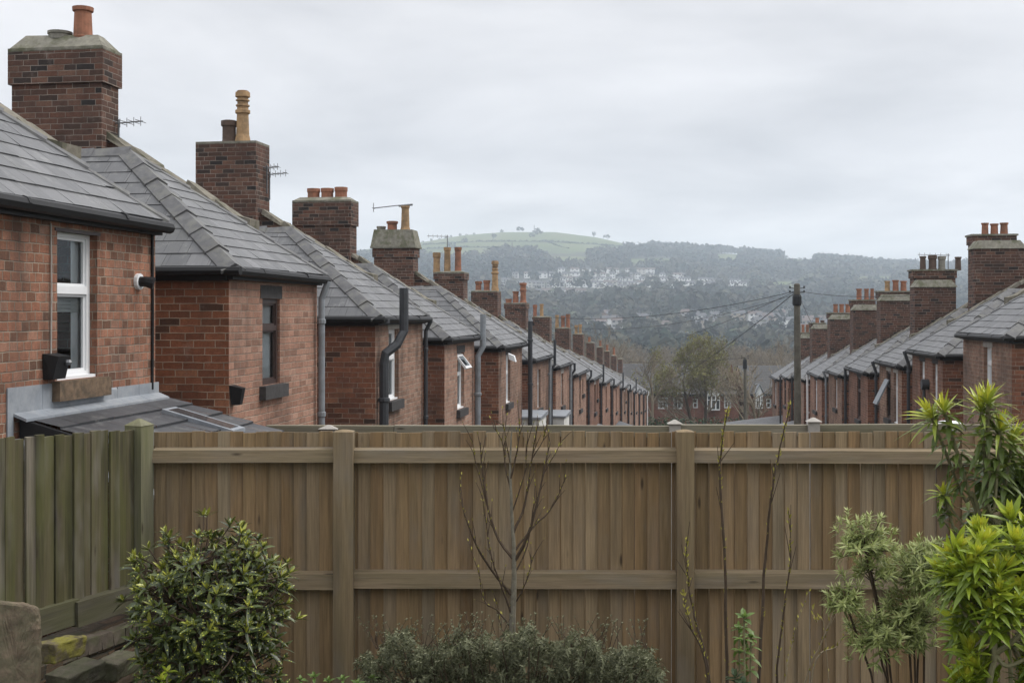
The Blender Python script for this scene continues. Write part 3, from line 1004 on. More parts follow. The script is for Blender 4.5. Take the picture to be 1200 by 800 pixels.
for i, (Yn, Yf, ze) in enumerate(LEFT):
    SLATES_EACH[0] = i < 7
    h = House(1, DL, aL, Yn, Yf, ze, LLAB[i], 'terraced houses down the left side of the lane')
    houses.append(h)
    w, H = h.w, h.H
    prev = LEFT[i - 1][1] if i else 5.0
    gap = max(.6, (Yn - prev) / math.cos(aL) - .28) if i else .5

    def al(px):
        Y = F * DL / math.cos(aL) / (830 - px)
        return h.loc(px, Y)[1], Y
    if i < 5:
        px0, px1, y0, y1 = [(67, 114, 267.5, 446), (307.5, 328, 350, 452), (455.5, 467, 386, 470), (536, 544, 414, 480), (593, 598, 416, 473)][i]
        u0, Y0 = al(px0)
        u1, _ = al(px1)
        z1, z0 = h.zrel(y0, Y0), h.zrel(y1, Y0)
    else:
        u0 = w * R.uniform(.36, .46)
        u1 = u0 + .62
        z1 = H - R.uniform(.28, .36)
        z0 = z1 - R.uniform(1.05, 1.2)
    ops = [(u0, u1, z0, z1)]
    second = None
    if i in (7, 8, 11):
        second = (u1 + .5, u1 + .5 + .4, z0 + .5, z1)
        ops.append(second)
    house_shell(h, gap, ops, 'brick_near' if i == 0 else (['brick_lane', 'brick_lane', 'brick_lane_brown', 'brick_lane_pale', 'brick_lane_brown'][i] if i < 5 else LANES[(i * 3 + 1) % 7]), 'brick_side_red' if i in (0, 1) else 'brick_side', apex=1.5 if i == 0 else 1.4, parapet=True)
    fr = 'brown_frame' if i in (1,) else 'upvc'
    window(h, u0, u1, z0, z1, fr, split=[.60, .66, .60, .62, .62][i] if i < 5 else .62,
           lintel=[None, 'stone_dark', 'stone_pale', 'stone_dark', 'stone_dark'][i] if i < 5 else R.choice(['stone_dark', 'stone_pale', None]),
           sill='stone_brown' if i == 0 else 'stone_dark', curtain=[(.72, 1.6), (-.1, 2.0), (.3, 1.6), None, (.2, 1.8)][i] if i < 5 else R.choice([None, (.0, .9), (.4, 1)]),
           blind=(i == 0), open_top=(i == 3), sill_h=.15, simple=i > 4)
    if second:
        window(h, *second, 'upvc', simple=True, sill='stone_dark')
    # chimney on the downhill party wall
    if i and LCH[i]:
        x0, x1, xs, yt, pots, cp = LCH[i]
        Yc = Yf + .32
        sc = Yc / F
        l1, a0 = h.loc(x1, Yc)
        l2, _ = h.loc(x0, Yc)
        dep = max(.42, min(.75, ((DL + l1) / (830 - xs) * F / math.cos(aL) - Yc) if xs else .5))
        zt = h.zrel(yt, Yc)
        pl = []
        for (p0, p1, py, kd, mk) in pots:
            lc, _ = h.loc((p0 + p1) / 2, Yc + dep / 2)
            r = max(.07, (p1 - p0) / 2 * (Yc + dep / 2) / F)
            pl.append((lc, r, (yt - cp - py) * Yc / F, kd, mk))
        corb = i in (1, 3, 4, 5, 7)
        ch = build_stack(h, 'chimney', l1, l2, a0, a0 + dep, H - .6, zt, cap=max(.05, cp * Yc / F) * (1.35 if i == 1 else 1), corbel=corb, pots=pl, corbel_z=[0, .43, .3, .5, .25, .2, .2, .2][min(i, 7)],
                         cap_in=.17 if i == 1 else (.1 if i == 4 else .14), capw=.05 if i == 4 else .0)
        if i in (1, 2):
            aerial(h, ch, h.L(l1 - .05, a0 + dep * .8, zt - 1.35 if i == 1 else zt - .95), .36, 1, 4)
        if i == 2:
            aerial(h, ch, h.L(l1 - .05, a0 + dep * .6, zt - .85), .25, 1, 4)
        if i == 3:
            aerial(h, ch, h.L(l2 + .05, a0 - .1, zt - .95), .7, -1, 6)
        if i == 4:
            mb = MB()
            c = h.L(pl[2][0], a0 + dep / 2, zt + cp * Yc / F + pl[2][2])
            mb.tube([c + Vector((-.15, 0, .02)), c + Vector((-.85, -.1, -.06))], .014, 5)
            mb.tube([c + Vector((-.85, -.1, -.16)), c + Vector((-.85, -.1, .08))], .01, 4)
            mb.tube([c + Vector((-.85, -.22, -.06)), c + Vector((-.85, .04, -.06))], .01, 4)
            mb.tube([c + Vector((-.18, 0, 0)), c + Vector((.2, 0, .03))], .03, 6)
            mb.build('aerial', M['steel'], ch)
        if i == 5:
            c = h.L(pl[1][0], a0 + dep / 2, zt + .7)
            aerial(h, ch, c, .7, -1, 5)
    # pipes
    if i == 1:
        tube_part(h, 'downpipe', [(-.16, w - .05, H - .08), (-.08, w - .06, H - .3), (-.08, w - .06, -.6)], .042, 'grey_pipe')
    elif i == 2:
        a1 = .18
        tube_part(h, 'soil_pipe', [(-.34, a1 + .18, H + .42), (-.34, a1 + .18, H - .22), (-.26, a1 + .08, H - .42), (-.12, a1 - .05, H - .55), (-.1, a1 - .06, H - .7), (-.1, a1 - .06, -.6)], .07, 'iron')
        tube_part(h, 'downpipe', [(-.16, w - .04, H - .08), (-.07, w - .05, H - .26), (-.07, w - .05, -.6)], .035, 'iron')
    elif i == 3:
        tube_part(h, 'soil_pipe', [(-.2, w - .06, H + .42), (-.2, w - .06, H - .25), (-.1, w - .12, H - .45), (-.1, w - .12, -.6)], .062, 'grey_pipe')
    elif i == 4:
        tube_part(h, 'soil_pipe', [(-.22, w - .02, H + .55), (-.22, w - .02, -.6)], .06, 'iron')
        tube_part(h, 'vent_arm', [(-.22, w - .02, H + .5), (-.22, w + .3, H + .56), (-.22, w + .5, H + .45)], .03, 'iron', False)
    elif i:
        tall = i in (5, 8, 10, 12)
        tube_part(h, 'soil_pipe' if tall else 'downpipe', [(-.2, w - .05, H + (.45 if tall else -.05)), (-.2, w - .05, H - .3), (-.1, w - .08, H - .45), (-.1, w - .08, -.6)], .042, ('upvc' if i == 15 else 'iron'))
        if i in (5, 6):
            tube_part(h, 'downpipe', [(-.1, w - .4, H - .08), (-.08, w - .4, -.6)], .045, 'grey_pipe')
    if i in (1,):
        Y0 = F * DL / math.cos(aL) / (830 - 268)
        mb = MB()
        zc = h.zrel(463, Y0)
        mb.hexa([h.L(-.02, .02, zc - .10), h.L(-.02, .13, zc - .10), h.L(-.10, .11, zc - .1), h.L(-.10, .04, zc - .1)], [h.L(-.0, .0, zc + .1), h.L(-.0, .15, zc + .1), h.L(-.13, .12, zc + .07), h.L(-.13, .03, zc + .07)])
        mb.build('floodlight', M['black'], h.root)
    if i == 4:
        mb = MB()
        c = h.L(-.2, .32, H - .22)
        mb.hexa([c + Vector((0, -.08, -.1)), c + Vector((.16, -.08, -.16)), c + Vector((.16, .1, -.16)), c + Vector((0, .1, -.1))], [c + Vector((-.02, -.08, .04)), c + Vector((.12, -.08, -.02)), c + Vector((.12, .1, -.02)), c + Vector((-.02, .1, .04))])
        mb.build('floodlight', M['upvc'], h.root)
    if i in (5, 6):
        mb = MB()
        h.box(mb, -.45, 2.0, -1.5, -.12, -.9, H - 1.5)
        ex = mb.build('porch', M['render'], h.root)
        mb = MB()
        mb.hexa([h.L(-.5, -1.56, H - 1.499), h.L(2.1, -1.56, H - 1.499), h.L(2.1, -.06, H - 1.499), h.L(-.5, -.06, H - 1.499)], [h.L(-.5, -1.56, H - 1.45), h.L(2.1, -1.56, H - 1.43), h.L(2.1, -.06, H - 1.36), h.L(-.5, -.06, H - 1.38)])
        mb.build('porch_roof', M['lead'], ex)
    if i in (8, 10):
        mb = MB()
        h.box(mb, -1.5, -.25, w * .1, w * .7, -.9, H - 2.55)
        ex = mb.build('outhouse', M['brick_side'] if i != 8 else M['render'], h.root)
        mb = MB()
        slate_plane(mb, h.L(-1.6, .05, H - 2.6), h.L(-1.6, w * .75, H - 2.6), h.L(-.05, w * .75, H - 2.1), h.L(-.05, .05, H - 2.1))
        mb.build('outhouse_roof', M['slate' if i != 10 else 'slate_dark'], ex)

# details of the nearest left house
h = houses[0]
SLATES_EACH[0] = True
w, H = h.w, h.H
Kpx = F * DL / math.cos(aL)


def h1(px, py, out=0.0):
    Y = Kpx / (830 - px)
    l, a = h.loc(px, Y)
    return a, h.zrel(py, Y)


mb = MB()
a0, zt = h1(50, 416)
a1, zb = h1(66, 443)
mb.hexa([h.L(-.004, a0, zb), h.L(-.004, a1 - .01, zb), h.L(-.08, a1 - .01, zb), h.L(-.08, a0, zb)], [h.L(-.004, a0 - .01, zt + .01), h.L(-.004, a1, zt + .01), h.L(-.12, a1 - .01, zt - .01), h.L(-.12, a0 + .01, zt - .01)])
fl = mb.build('floodlight', M['black'], h.root)
mb = MB()
a, z = h1(66, 424)
mb.lathe(h.L(-.125, a - .05, z), [(.02, -.02), (.03, 0), (.02, .02)], 8)
mb.build('sensor', M['steel'], fl)
mb = MB()
a, z = h1(161, 330)
mb.tube([h.L(.0, a, z), h.L(-.03, a, z)], .07, 12)
v = mb.build('wall_vent', M['upvc'], h.root)
mb = MB()
mb.tube([h.L(-.03, a, z), h.L(-.08, a, z), h.L(-.14, a + .02, z - .015)], [.045, .045, .055], 10)
mb.build('flue', M['black'], v)
for px, y0, y1, r in ((58, 262, 416, .006), (177, 268, 456, .012)):
    a, z0 = h1(px, y1)
    _, z1 = h1(px, y0)
    tube_part(h, 'wall_cable', [(-.012, a, z1), (-.014, a + .004, (z0 + z1) / 2), (-.012, a, z0)], r, 'black' if px > 100 else 'stone_pale', False)
# dark timber board above the window
mb = MB()
a0, z0 = h1(64, 267)
a1, _ = h1(117, 272)
h.box(mb, -.008, .06, a0, a1, ops_z if False else z0 + .003, H - .195)
mb.build('window_head', M['brown_frame'], h.root)
# lead flashing and lean-to roof
zl = h1(100, 470)[1]
mb = MB()
segs = 6
a_s, a_e = h1(14, 470)[0], w + .05
zz = zl - .02
for k in range(segs):
    aa, ab = a_s + (a_e - a_s) * k / segs, a_s + (a_e - a_s) * (k + 1) / segs
    hi = .19 if k < 3 else .1
    mb.hexa([h.L(-.012, aa, zz), h.L(-.012, ab - .004, zz), h.L(-.002, ab - .004, zz), h.L(-.002, aa, zz)], [h.L(-.012, aa, zz + hi), h.L(-.012, ab - .004, zz + hi - (.0 if k != 3 else .02)), h.L(-.002, ab - .004, zz + hi), h.L(-.002, aa, zz + hi)])
    mb.hexa([h.L(-.004, aa, zz - .01), h.L(-.004, ab - .003, zz - .01), h.L(-.11, ab - .003, zz - .05), h.L(-.11, aa, zz - .05)], [h.L(-.004, aa, zz + .012), h.L(-.004, ab - .003, zz + .012), h.L(-.11, ab - .003, zz - .03), h.L(-.11, aa, zz - .03)])
# stepped left end of the flashing, down to the neighbour's lower roof
mb.hexa([h.L(-.012, a_s - .07, zz - .22), h.L(-.012, a_s, zz - .22), h.L(-.002, a_s, zz - .22), h.L(-.002, a_s - .07, zz - .22)], [h.L(-.012, a_s - .07, zz + .19), h.L(-.012, a_s, zz + .19), h.L(-.002, a_s, zz + .19), h.L(-.002, a_s - .07, zz + .19)])
lean = MB()
drop = .27
zt = zz + .0
run = 2.0
slate_plane(lean, h.L(-run, a_s + .1, zt - .03 - run * drop), h.L(-run, w + .1, zt - .03 - run * drop), h.L(-.02, w + .1, zt - .03), h.L(-.02, a_s + .1, zt - .03), 0, .022, .3)
h.box(lean, -run + .1, -.01, w - .02, w + .08, -.9, zt - run * drop - .1, 1)
h.box(lean, -run + .1, -run + .2, a_s + .15, w + .08, -.9, zt - run * drop - .1, 1)
lean.hexa([h.L(-run, a_s + .06, zt - .2 - run * drop), h.L(-run, a_s + .1, zt - .2 - run * drop), h.L(-.02, a_s + .1, zt - .2), h.L(-.02, a_s + .06, zt - .2)], [h.L(-run, a_s + .06, zt - .035 - run * drop), h.L(-run, a_s + .1, zt - .035 - run * drop), h.L(-.02, a_s + .1, zt - .035), h.L(-.02, a_s + .06, zt - .035)], 2)
lo = lean.build('lean_to', [M['slate_dark'], M['brick_side'], M['black']], h.root)
mb.build('lead_flashing', M['lead'], lo)
low = MB()
slate_plane(low, h.L(-.6, .06, zt - .22 - .6 * drop), h.L(-.6, a_s + .0, zt - .22 - .6 * drop), h.L(-.02, a_s + .0, zt - .2), h.L(-.02, .06, zt - .2), 0, .022, .3)
low.build('lower_roof', M['slate_dark'], lo)
mb = MB()
mb.hexa([h.L(-run, a_s - .08, zt - .31 - run * drop), h.L(-run, a_s + .05, zt - .31 - run * drop), h.L(-.03, a_s + .05, zt - .2), h.L(-.03, a_s - .08, zt - .2)], [h.L(-run, a_s - .08, zt - .28 - run * drop), h.L(-run, a_s + .05, zt - .28 - run * drop), h.L(-.03, a_s + .05, zt - .17), h.L(-.03, a_s - .08, zt - .17)])
mb.build('valley_gutter', M['lead'], lo)
# roof light in the lean-to
mb = MB()
Z = lambda l, o: zt - .03 - l * drop + o
l0, l1, b0, b1 = .36, .98, w - .62, w - .36
mb.hexa([h.L(-l0, b0, Z(l0, 0)), h.L(-l0, b1, Z(l0, 0)), h.L(-l1, b1, Z(l1, 0)), h.L(-l1, b0, Z(l1, 0))], [h.L(-l0, b0, Z(l0, .045)), h.L(-l0, b1, Z(l0, .045)), h.L(-l1, b1, Z(l1, .045)), h.L(-l1, b0, Z(l1, .045))])
mb.poly([h.L(-l0 - .04, b0 + .04, Z(l0 + .04, .048)), h.L(-l0 - .04, b1 - .04, Z(l0 + .04, .048)), h.L(-l1 + .04, b1 - .04, Z(l1 - .04, .048)), h.L(-l1 + .04, b0 + .04, Z(l1 - .04, .048))], 1)
sk = mb.build('roof_light', [M['lead'], plain('roof glass', (.05, .055, .06), .08, .6, .2, 3)], lo)

# right terrace
RCH = [None,
       (1142, 1200, 287, 1187, 276, [(1149, 1158, 261, 'clay', 'c'), (1159, 1169, 262, 'clay', 'c'), (1170, 1180, 261, 'clay', 'c')]),
       (1072, 1119, 332, 1108, 317, [(1077, 1085, 300, 'clay', 's'), (1087, 1097, 299, 'short', 's'), (1098, 1107, 300, 'short', 'g'), (1117, 1125, 301, 'clay', 's')]),
       (1032, 1071, 348, 1064, 342, [(1036, 1043, 329, 'clay', 'b'), (1045, 1053, 328, 'clay', 'c'), (1054, 1062, 329, 'clay', 'c')]),
       (1000, 1031, 359, 1024, 352, [(1003, 1010, 338, 'clay', 'c'), (1012, 1018, 338, 'clay', 'c'), (1019, 1024, 338, 'tall', 'c')]),
       (973, 1000, 370, 999, 367, [(976, 982, 356, 'clay', 'c'), (983, 989, 356, 'clay', 'c'), (990, 996, 356, 'clay', 'c')]),
       (952, 973, 381, 966, 379, [(955, 960, 372, 'clay', 'c'), (961, 966, 375, 'short', 's')]),
       (938, 952, 392, 951, 390, [(939, 943, 380, 'clay', 'c'), (944, 948, 380, 'clay', 'c'), (949, 952, 380, 'clay', 'c')]),
       None]
for i, (Yn, Yf, ze) in enumerate(RIGHT):
    SLATES_EACH[0] = i < 5
    h = House(-1, DR, aR, Yn, Yf, ze, RLAB[i], 'terraced houses down the right side of the lane')
    w, H = h.w, h.H
    prev = RIGHT[i - 1][1] if i else Yn - 2
    gap = max(.6, (Yn - prev) / math.cos(aR) - .28)
    KR = F * DR / math.cos(aR)
    spec = [[(1153, 1162, 405, 466, 'upvc')], [(1078, 1083.5, 422, 480, 'upvc'), (1093, 1098.5, 425, 482, 'upvc')], [(1039, 1043.5, 434, 490, 'brown_frame'), (1047.3, 1052, 437, 496, 'upvc')],
            [(1004.5, 1008.5, 441, 491, 'brown_frame')], [(978, 981, 442, 478, 'upvc')], [(954.5, 957.5, 445, 481, 'upvc')], [(935, 938, 448, 476, 'upvc')], [(919, 921, 447, 475, 'brown_frame')], [(907.5, 909.5, 448, 474, 'upvc')]][i]
    ops, wins = [], []
    for (p0, p1, y0, y1, fr) in spec:
        ua, ub = KR / (p1 - 780), KR / (p0 - 780)
        u0, u1 = h.loc(p1, ua)[1], h.loc(p0, ub)[1]
        Ym = (ua + ub) / 2
        z1, z0 = min(h.zrel(y0, Ym), H - .25), h.zrel(y1, Ym)
        ops.append((u0, u1, z0, z1))
        wins.append((u0, u1, z0, z1, fr))
    house_shell(h, gap, ops, ['brick_lane_brown', 'brick_lane_dark', 'brick_lane_brown', 'brick_lane_dark', 'brick_lane_brown'][i] if i < 5 else LANES[(i * 2) % 7], 'brick_side', parapet=True)
    for (u0, u1, z0, z1, fr) in wins:
        window(h, u0, u1, z0, z1, fr, split=.68, lintel='stone_pale' if i in (0, 2) else 'stone_dark', sill='stone_dark', simple=i > 3, curtain=R.choice([None, (.0, .5)]), lint_h=min(.2, max(.1, H - .2 - z1)))
    if RCH[i]:
        x0, x1, ysh, xb, yt, pots = RCH[i]
        Yc = Yf + .35
        la, a0 = h.loc(x0, Yc)
        lb, _ = h.loc(x1, Yc)
        lc, a1 = h.loc(xb, Yc + .75)
        ld, _ = h.loc(x0 - 1.5, Yc + .75)
        zt = h.zrel(yt, Yc + .7)
        pl = []
        for (p0, p1, py, kd, mk) in pots:
            lp, _ = h.loc((p0 + p1) / 2, Yc + 1.0)
            pl.append((lp, max(.08, (p1 - p0) / 2 * (Yc + 1) / F), (yt - 1.5 - py) * Yc / F, kd, mk))
        sh = (la, lb, a0, a0 + .6, h.zrel(ysh + 4, Yc))
        ch = build_stack(h, 'chimney', ld, lc if i != 2 else lb + .15, a0 + .72, a0 + 1.3, H - .7, zt, cap=.05, corbel=True, pots=pl, shoulder=sh, corbel_z=.22, capmat='mortar_cap')
        if i == 2:
            aerial(h, ch, h.L(lc + .1, a0 + 1.0, zt), .9, -1, 6)
    if i in (1, 2, 4):
        tube_part(h, 'downpipe', [(-.2, w - .03, H - .05), (-.1, w - .06, H - .35), (-.1, w - .06, -.6)], .042, 'iron' if i != 4 else 'grey_pipe')
    elif i in (3, 5, 6, 7):
        tube_part(h, 'downpipe', [(-.12, w - .05, H - .05), (-.1, w - .06, -.6)], .045, 'upvc' if i == 5 else 'iron')
    if i == 1:
        mb = MB()
        u = (wins[0][0] + wins[1][1]) / 2
        c = h.L(0, u, H - .75)
        mb.tube([c, c + h.L(-.16, 0, 0)], .12, 12)
        mb.tube([c + h.L(-.1, 0, -.1), c + h.L(-.1, 0, -.42)], .035, 8)
        mb.build('boiler_flue', M['iron'], h.root)
    if i == 2:
        mb = MB()
        u0, u1, z0, z1, fr = wins[0]
        zf = z1 - .22
        mb.hexa([h.L(-.02, u0, zf), h.L(-.02, u1, zf), h.L(-.05, u1, zf), h.L(-.05, u0, zf)], [h.L(-.33, u0, zf - .68), h.L(-.33, u1, zf - .68), h.L(-.37, u1, zf - .66), h.L(-.37, u0, zf - .66)])
        mb.build('propped_flap', M['grey_pipe'], h.root)
    if i in (6,):
        mb = MB()
        h.box(mb, -1.6, -.2, w * .1, w * .8, -.9, H - 2.5)
        ex = mb.build('outhouse', M['brick_side'], h.root)
        mb = MB()
        slate_plane(mb, h.L(-1.8, 0, H - 2.55), h.L(-1.8, w * .9, H - 2.55), h.L(-.03, w * .9, H - 2.1), h.L(-.03, 0, H - 2.1))
        mb.build('outhouse_roof', M['slate'], ex)

# ------------------------------------------------------------------ fences
FY = 7.6
K = FY / F
fx = lambda px: (px - HX) * K
fz = lambda py: (HY - py) * K


def boards(mb, x0, x1, z0, z1, y, bw=.081, gap=.0, jitter=.006, thick=.014, dirx=None, top=None, bot=None):
    n = round((x1 - x0) / bw)
    bw = (x1 - x0) / n
    for i in range(n):
        a, b = x0 + i * bw, x0 + (i + 1) * bw - gap - R.uniform(0, .0035)
        zt = z1 + R.uniform(-jitter, jitter)
        r = R.random()
        dy = R.uniform(-.002, .002)
        tw = R.uniform(-.0015, .0015)
        mb.hexa([(a, y + dy, z0), (b, y + dy + .012, z0), (b, y + dy + thick + .012, z0), (a, y + dy + thick, z0)],
                [(a + tw, y + dy, zt), (b + tw, y + dy + .012, zt), (b + tw, y + dy + thick + .012, zt), (a + tw, y + dy + thick, zt)], 0, r)


fence = tag(empty('garden_fence', (0, FY, -2.9)), 'long brown vertical board fence with two rails across the back of the garden', 'fence')
mb = MB()
boards(mb, fx(178), fx(403), -.2, fz(507) + 2.9, .045)
boards(mb, fx(403), fx(600), -.2, fz(507) + 2.9, .045)
boards(mb, fx(600), fx(803), -.2, fz(507) + 2.9, .045, gap=.0022)
boards(mb, fx(803), fx(2010), -.2, fz(507) + 2.9, .045, gap=.002)
mb.build('board_panel', M['wood'], fence)
for px, w_ in ((403.5, 23), (802, 20), (1212, 20), (1612, 20), (2012, 20)):
    mb = MB()
    hw = w_ * K / 2
    c = fx(px)
    zt = fz(505) + 2.9
    mb.box(c - hw, c + hw, -.062, .043, -.3, zt, 0, R.random())
    mb.hexa([(c - hw, -.062, zt), (c + hw, -.062, zt), (c + hw, .043, zt), (c - hw, .043, zt)], [(c - .012, -.015, zt + .012), (c + .012, -.015, zt + .012), (c + .012, .0, zt + .012), (c - .012, .0, zt + .012)], 0, .5)
    mb.build('post', M['wood_post'], fence)
for a, b in ((180, 392), (415, 792), (812, 1202), (1222, 1602), (1622, 2002)):
    for y0, y1 in ((527, 541.5), (670.5, 688), (820, 836)):
        mb = MB()
        x0, x1 = fx(a), fx(b)
        s_ = R.uniform(-.012, .004)
        z0, z1 = fz(y1) + 2.9, fz(y0) + 2.9
        mb.hexa([(x0, -.028, z0), (x1, -.028, z0 + s_), (x1, .042, z0 + s_), (x0, .042, z0)], [(x0, -.02, z1), (x1, -.02, z1 + s_), (x1, .042, z1 + s_ + .012), (x0, .042, z1 + .012)], 0, R.random())
        mb.build('rail', M['wood_rail'], fence)

# weathered fence on the left, coming towards the camera
PA, PB = Vector((fx(166), FY - .05, 0)), Vector((-3.02, 5.75, 0))
dl = (PB - PA)
LL = dl.length
rz = math.atan2(dl.y, dl.x)
lf = tag(empty('weathered_fence', (PA.x, PA.y, -1.75), rz), 'old green algae stained board fence standing on the rubble wall', 'fence')
mb = MB()
x = .07
while x < LL:
    bw = R.uniform(.062, .085)
    t = x / LL
    zt = -.735 + .085 * t + 1.75 + R.uniform(-.012, .008)
    zb = -1.70 + .06 * t + 1.75
    r = R.random()
    yy = R.choice((.0, .006, .016))
    mb.hexa([(x, yy, zb), (x + bw, yy, zb), (x + bw, yy + .016, zb), (x, yy + .016, zb)], [(x + R.uniform(-.003, .003), yy, zt), (x + bw, yy, zt + R.uniform(-.006, .006)), (x + bw, yy + .016, zt), (x, yy + .016, zt)], 0, r)
    x += bw + R.uniform(.002, .007)
# backing rail strips behind the gaps
mb.build('board_panel', M['wood_green'], lf)
for z in (.25, .85):
    mb = MB()
    mb.box(.0, LL, -.05, -.004, z, z + .07, 0, R.random())
    mb.build('rail', M['wood_green_rail'], lf)
mb = MB()
hw = 11.5 * K
zt = fz(497) + 1.75
mb.box(-hw, hw, -hw, hw, -1.4, zt, 0, .4)
mb.hexa([(-hw - .004, -hw - .004, zt), (hw + .004, -hw - .004, zt), (hw + .004, hw + .004, zt), (-hw - .004, hw + .004, zt)], [(-.006, -.006, zt + .042), (.006, -.006, zt + .042), (.006, .006, zt + .042), (-.006, .006, zt + .042)], 0, .7)
mb.build('post', M['wood_green_post'], lf)
# two gravel boards below the fence (camera side is +y of the local frame)
for x0, x1, dz, yo in ((.04, .66, .0, .05), (.62, LL, .012, .03)):
    mb = MB()
    t0, t1 = x0 / LL, x1 / LL
    mb.hexa([(x0, yo - .05, -.09 + dz + .05 * t0), (x1, yo - .05, -.09 + dz + .05 * t1), (x1, yo + .035, -.09 + dz + .05 * t1), (x0, yo + .035, -.09 + dz + .05 * t0)],
            [(x0, yo - .05, .055 + dz + .06 * t0), (x1, yo - .05, .055 + dz + .06 * t1), (x1, yo + .03, .05 + dz + .06 * t1), (x0, yo + .03, .05 + dz + .06 * t0)], 0, R.random())
    mb.build('gravel_board', M['wood_green_rail'], lf)

M['coping_brick'] = plain('mossy edge brick', (.085, .07, .055), .92, .2, .7, 16, stain=(.06, .065, .03), stain_amt=.7, stain_scale=9, bump=.6)
# rubble brick wall beneath it, rough bricks laid one by one
ww = tag(empty('rubble_wall', (PA.x, PA.y, -2.95), rz), 'tumbledown mossy brick wall under the weathered fence', 'wall')
mb = MB()
top = 1.07
mb.box(0, LL + .3, -.16, .04, -.1, top - .02, 0)
row = 0
z = -.05
while z < top - .12:
    bh = R.uniform(.085, .105)
    x = -R.uniform(0, .15)
    while x < LL:
        bl = R.uniform(.19, .27)
        d = .09 + R.uniform(-.025, .045) + .05 * (row < 5) * R.random()
        j = lambda s_=.008: R.uniform(-s_, s_)
        if R.random() > .06:
            mb.hexa([(x + j(), .0, z + j()), (x + bl + j(), .0, z + j()), (x + bl + j(), d + j(), z + j()), (x + j(), d + j(), z + j())],
                    [(x + j(), .0, z + bh + j()), (x + bl + j(), .0, z + bh + j()), (x + bl + j(), d + j(.012), z + bh + j()), (x + j(), d + j(.012), z + bh + j())], 0)
        x += bl + .012
    z += bh + .012
    row += 1
mb.build('brickwork', M['brick_rustic'], ww)
mb = MB()
x = 0
while x < LL:   # brick on edge coping, the course under the gravel boards
    bl = R.uniform(.085, .115)
    zz = top - .1 + .05 * x / LL
    mb.hexa([(x, -.12, zz - .02), (x + bl, -.12, zz - .02), (x + bl, .13, zz - .02), (x, .13, zz - .02)], [(x, -.12, zz + .07), (x + bl, -.12, zz + .07), (x + bl, .125 + R.uniform(-.01, .01), zz + .062 + R.uniform(-.006, .006)), (x, .125 + R.uniform(-.01, .01), zz + .062 + R.uniform(-.006, .006))], 0)
    x += bl + .008
mb.build('coping', M['coping_brick'], ww)


def loose_brick(px, py, Y, L, Hh, W, rot, mat, label, cat='brick'):
    p = P(px, py, Y)
    mb = MB()
    j = lambda: R.uniform(-.006, .006)
    mb.hexa([(-L / 2 + j(), -W / 2 + j(), 0), (L / 2 + j(), -W / 2 + j(), 0), (L / 2 + j(), W / 2 + j(), 0), (-L / 2 + j(), W / 2 + j(), 0)], [(-L / 2 + j(), -W / 2 + j(), Hh + j()), (L / 2 + j(), -W / 2 + j(), Hh + j()), (L / 2 + j(), W / 2 + j(), Hh + j()), (-L / 2 + j(), W / 2 + j(), Hh + j())])
    o = mb.build('brick', mat, None, loc=p)
    o.rotation_euler = (R.uniform(-.06, .06), R.uniform(-.08, .08), rot)
    bv = o.modifiers.new('worn', 'BEVEL')
    bv.width = .008
    bv.segments = 2
    ss = o.modifiers.new('grain', 'SUBSURF')
    ss.subdivision_type = 'SIMPLE'
    ss.levels = ss.render_levels = 3
    tx = bpy.data.textures.new('worn brick', 'CLOUDS')
    tx.noise_scale = .05
    dp_ = o.modifiers.new('chips', 'DISPLACE')
    dp_.texture = tx
    dp_.texture_coords = 'LOCAL'
    dp_.strength = .02
    tag(o, label, cat)
    return o


def mossy(name, base, moss, amt):
    t = NT(name)
    w = t.world()
    n = t.noise(w, 14, 6, .7)
    c = t.ramp(n, [(.3, tuple(x * .5 for x in base)), (.7, tuple(x * 1.4 for x in base))])
    g = t.noise(w, 9, 6, .75)
    c = t.mix(t.math('MULTIPLY', t.ramp(g, [(.42, (0, 0, 0)), (.56, (1, 1, 1))]), amt), c, moss)
    t.bump(n, .7, .012)
    return t.out(c, .9, .25)


M['moss_y'] = mossy('yellow moss brick', (.115, .095, .06), (.19, .175, .03), .85)
M['moss_g'] = mossy('dark wet brick', (.085, .075, .055), (.065, .07, .035), .6)
M['flag'] = mossy('lichen slab', (.13, .10, .07), (.10, .10, .06), .5)
loose_brick(72, 771, 6.15, .24, .095, .12, rz + math.pi + .05, M['moss_y'], 'brick with yellow moss jutting out of the tumbledown wall beside the slab')
loose_brick(90, 800, 6.0, .25, .085, .16, rz + math.pi - .12, M['moss_g'], 'dark wet brick below the yellow mossed brick')
loose_brick(139, 789, 6.45, .24, .095, .14, rz + math.pi + .1, M['moss_g'], 'dark brick lying at the wall foot close to the spotted laurel')
mb = MB()
pts = [(-.17, 0), (.085, 0), (.10, .12), (.088, .30), (.078, .37), (.02, .395), (-.1, .41), (-.17, .40)]
n = len(pts)
mb.faces([(x, 0, z - .6 if z == 0 else z) for x, z in pts] + [(x, .055, z - .6 if z == 0 else z) for x, z in pts], [tuple(range(n)), tuple(range(2 * n - 1, n - 1, -1))] + [(i, n + i, n + (i + 1) % n, (i + 1) % n) for i in range(n)])
sl = mb.build('stone_slab', M['flag'], None, loc=P(20, 806, 5.75) + Vector((0, 0, 0)))
sl.rotation_euler = (-.1, .02, .15)
bv = sl.modifiers.new('worn', 'BEVEL')
bv.width = .012
bv.segments = 2
ss = sl.modifiers.new('grain', 'SUBSURF')
ss.subdivision_type = 'SIMPLE'
ss.levels = ss.render_levels = 4
tx = bpy.data.textures.new('rough stone', 'CLOUDS')
tx.noise_scale = .03
tx.noise_depth = 4
dp_ = sl.modifiers.new('chips', 'DISPLACE')
dp_.texture = tx
dp_.texture_coords = 'LOCAL'
dp_.strength = .016
tag(sl, 'upright rough stone slab leaning in front of the rubble wall', 'slab')

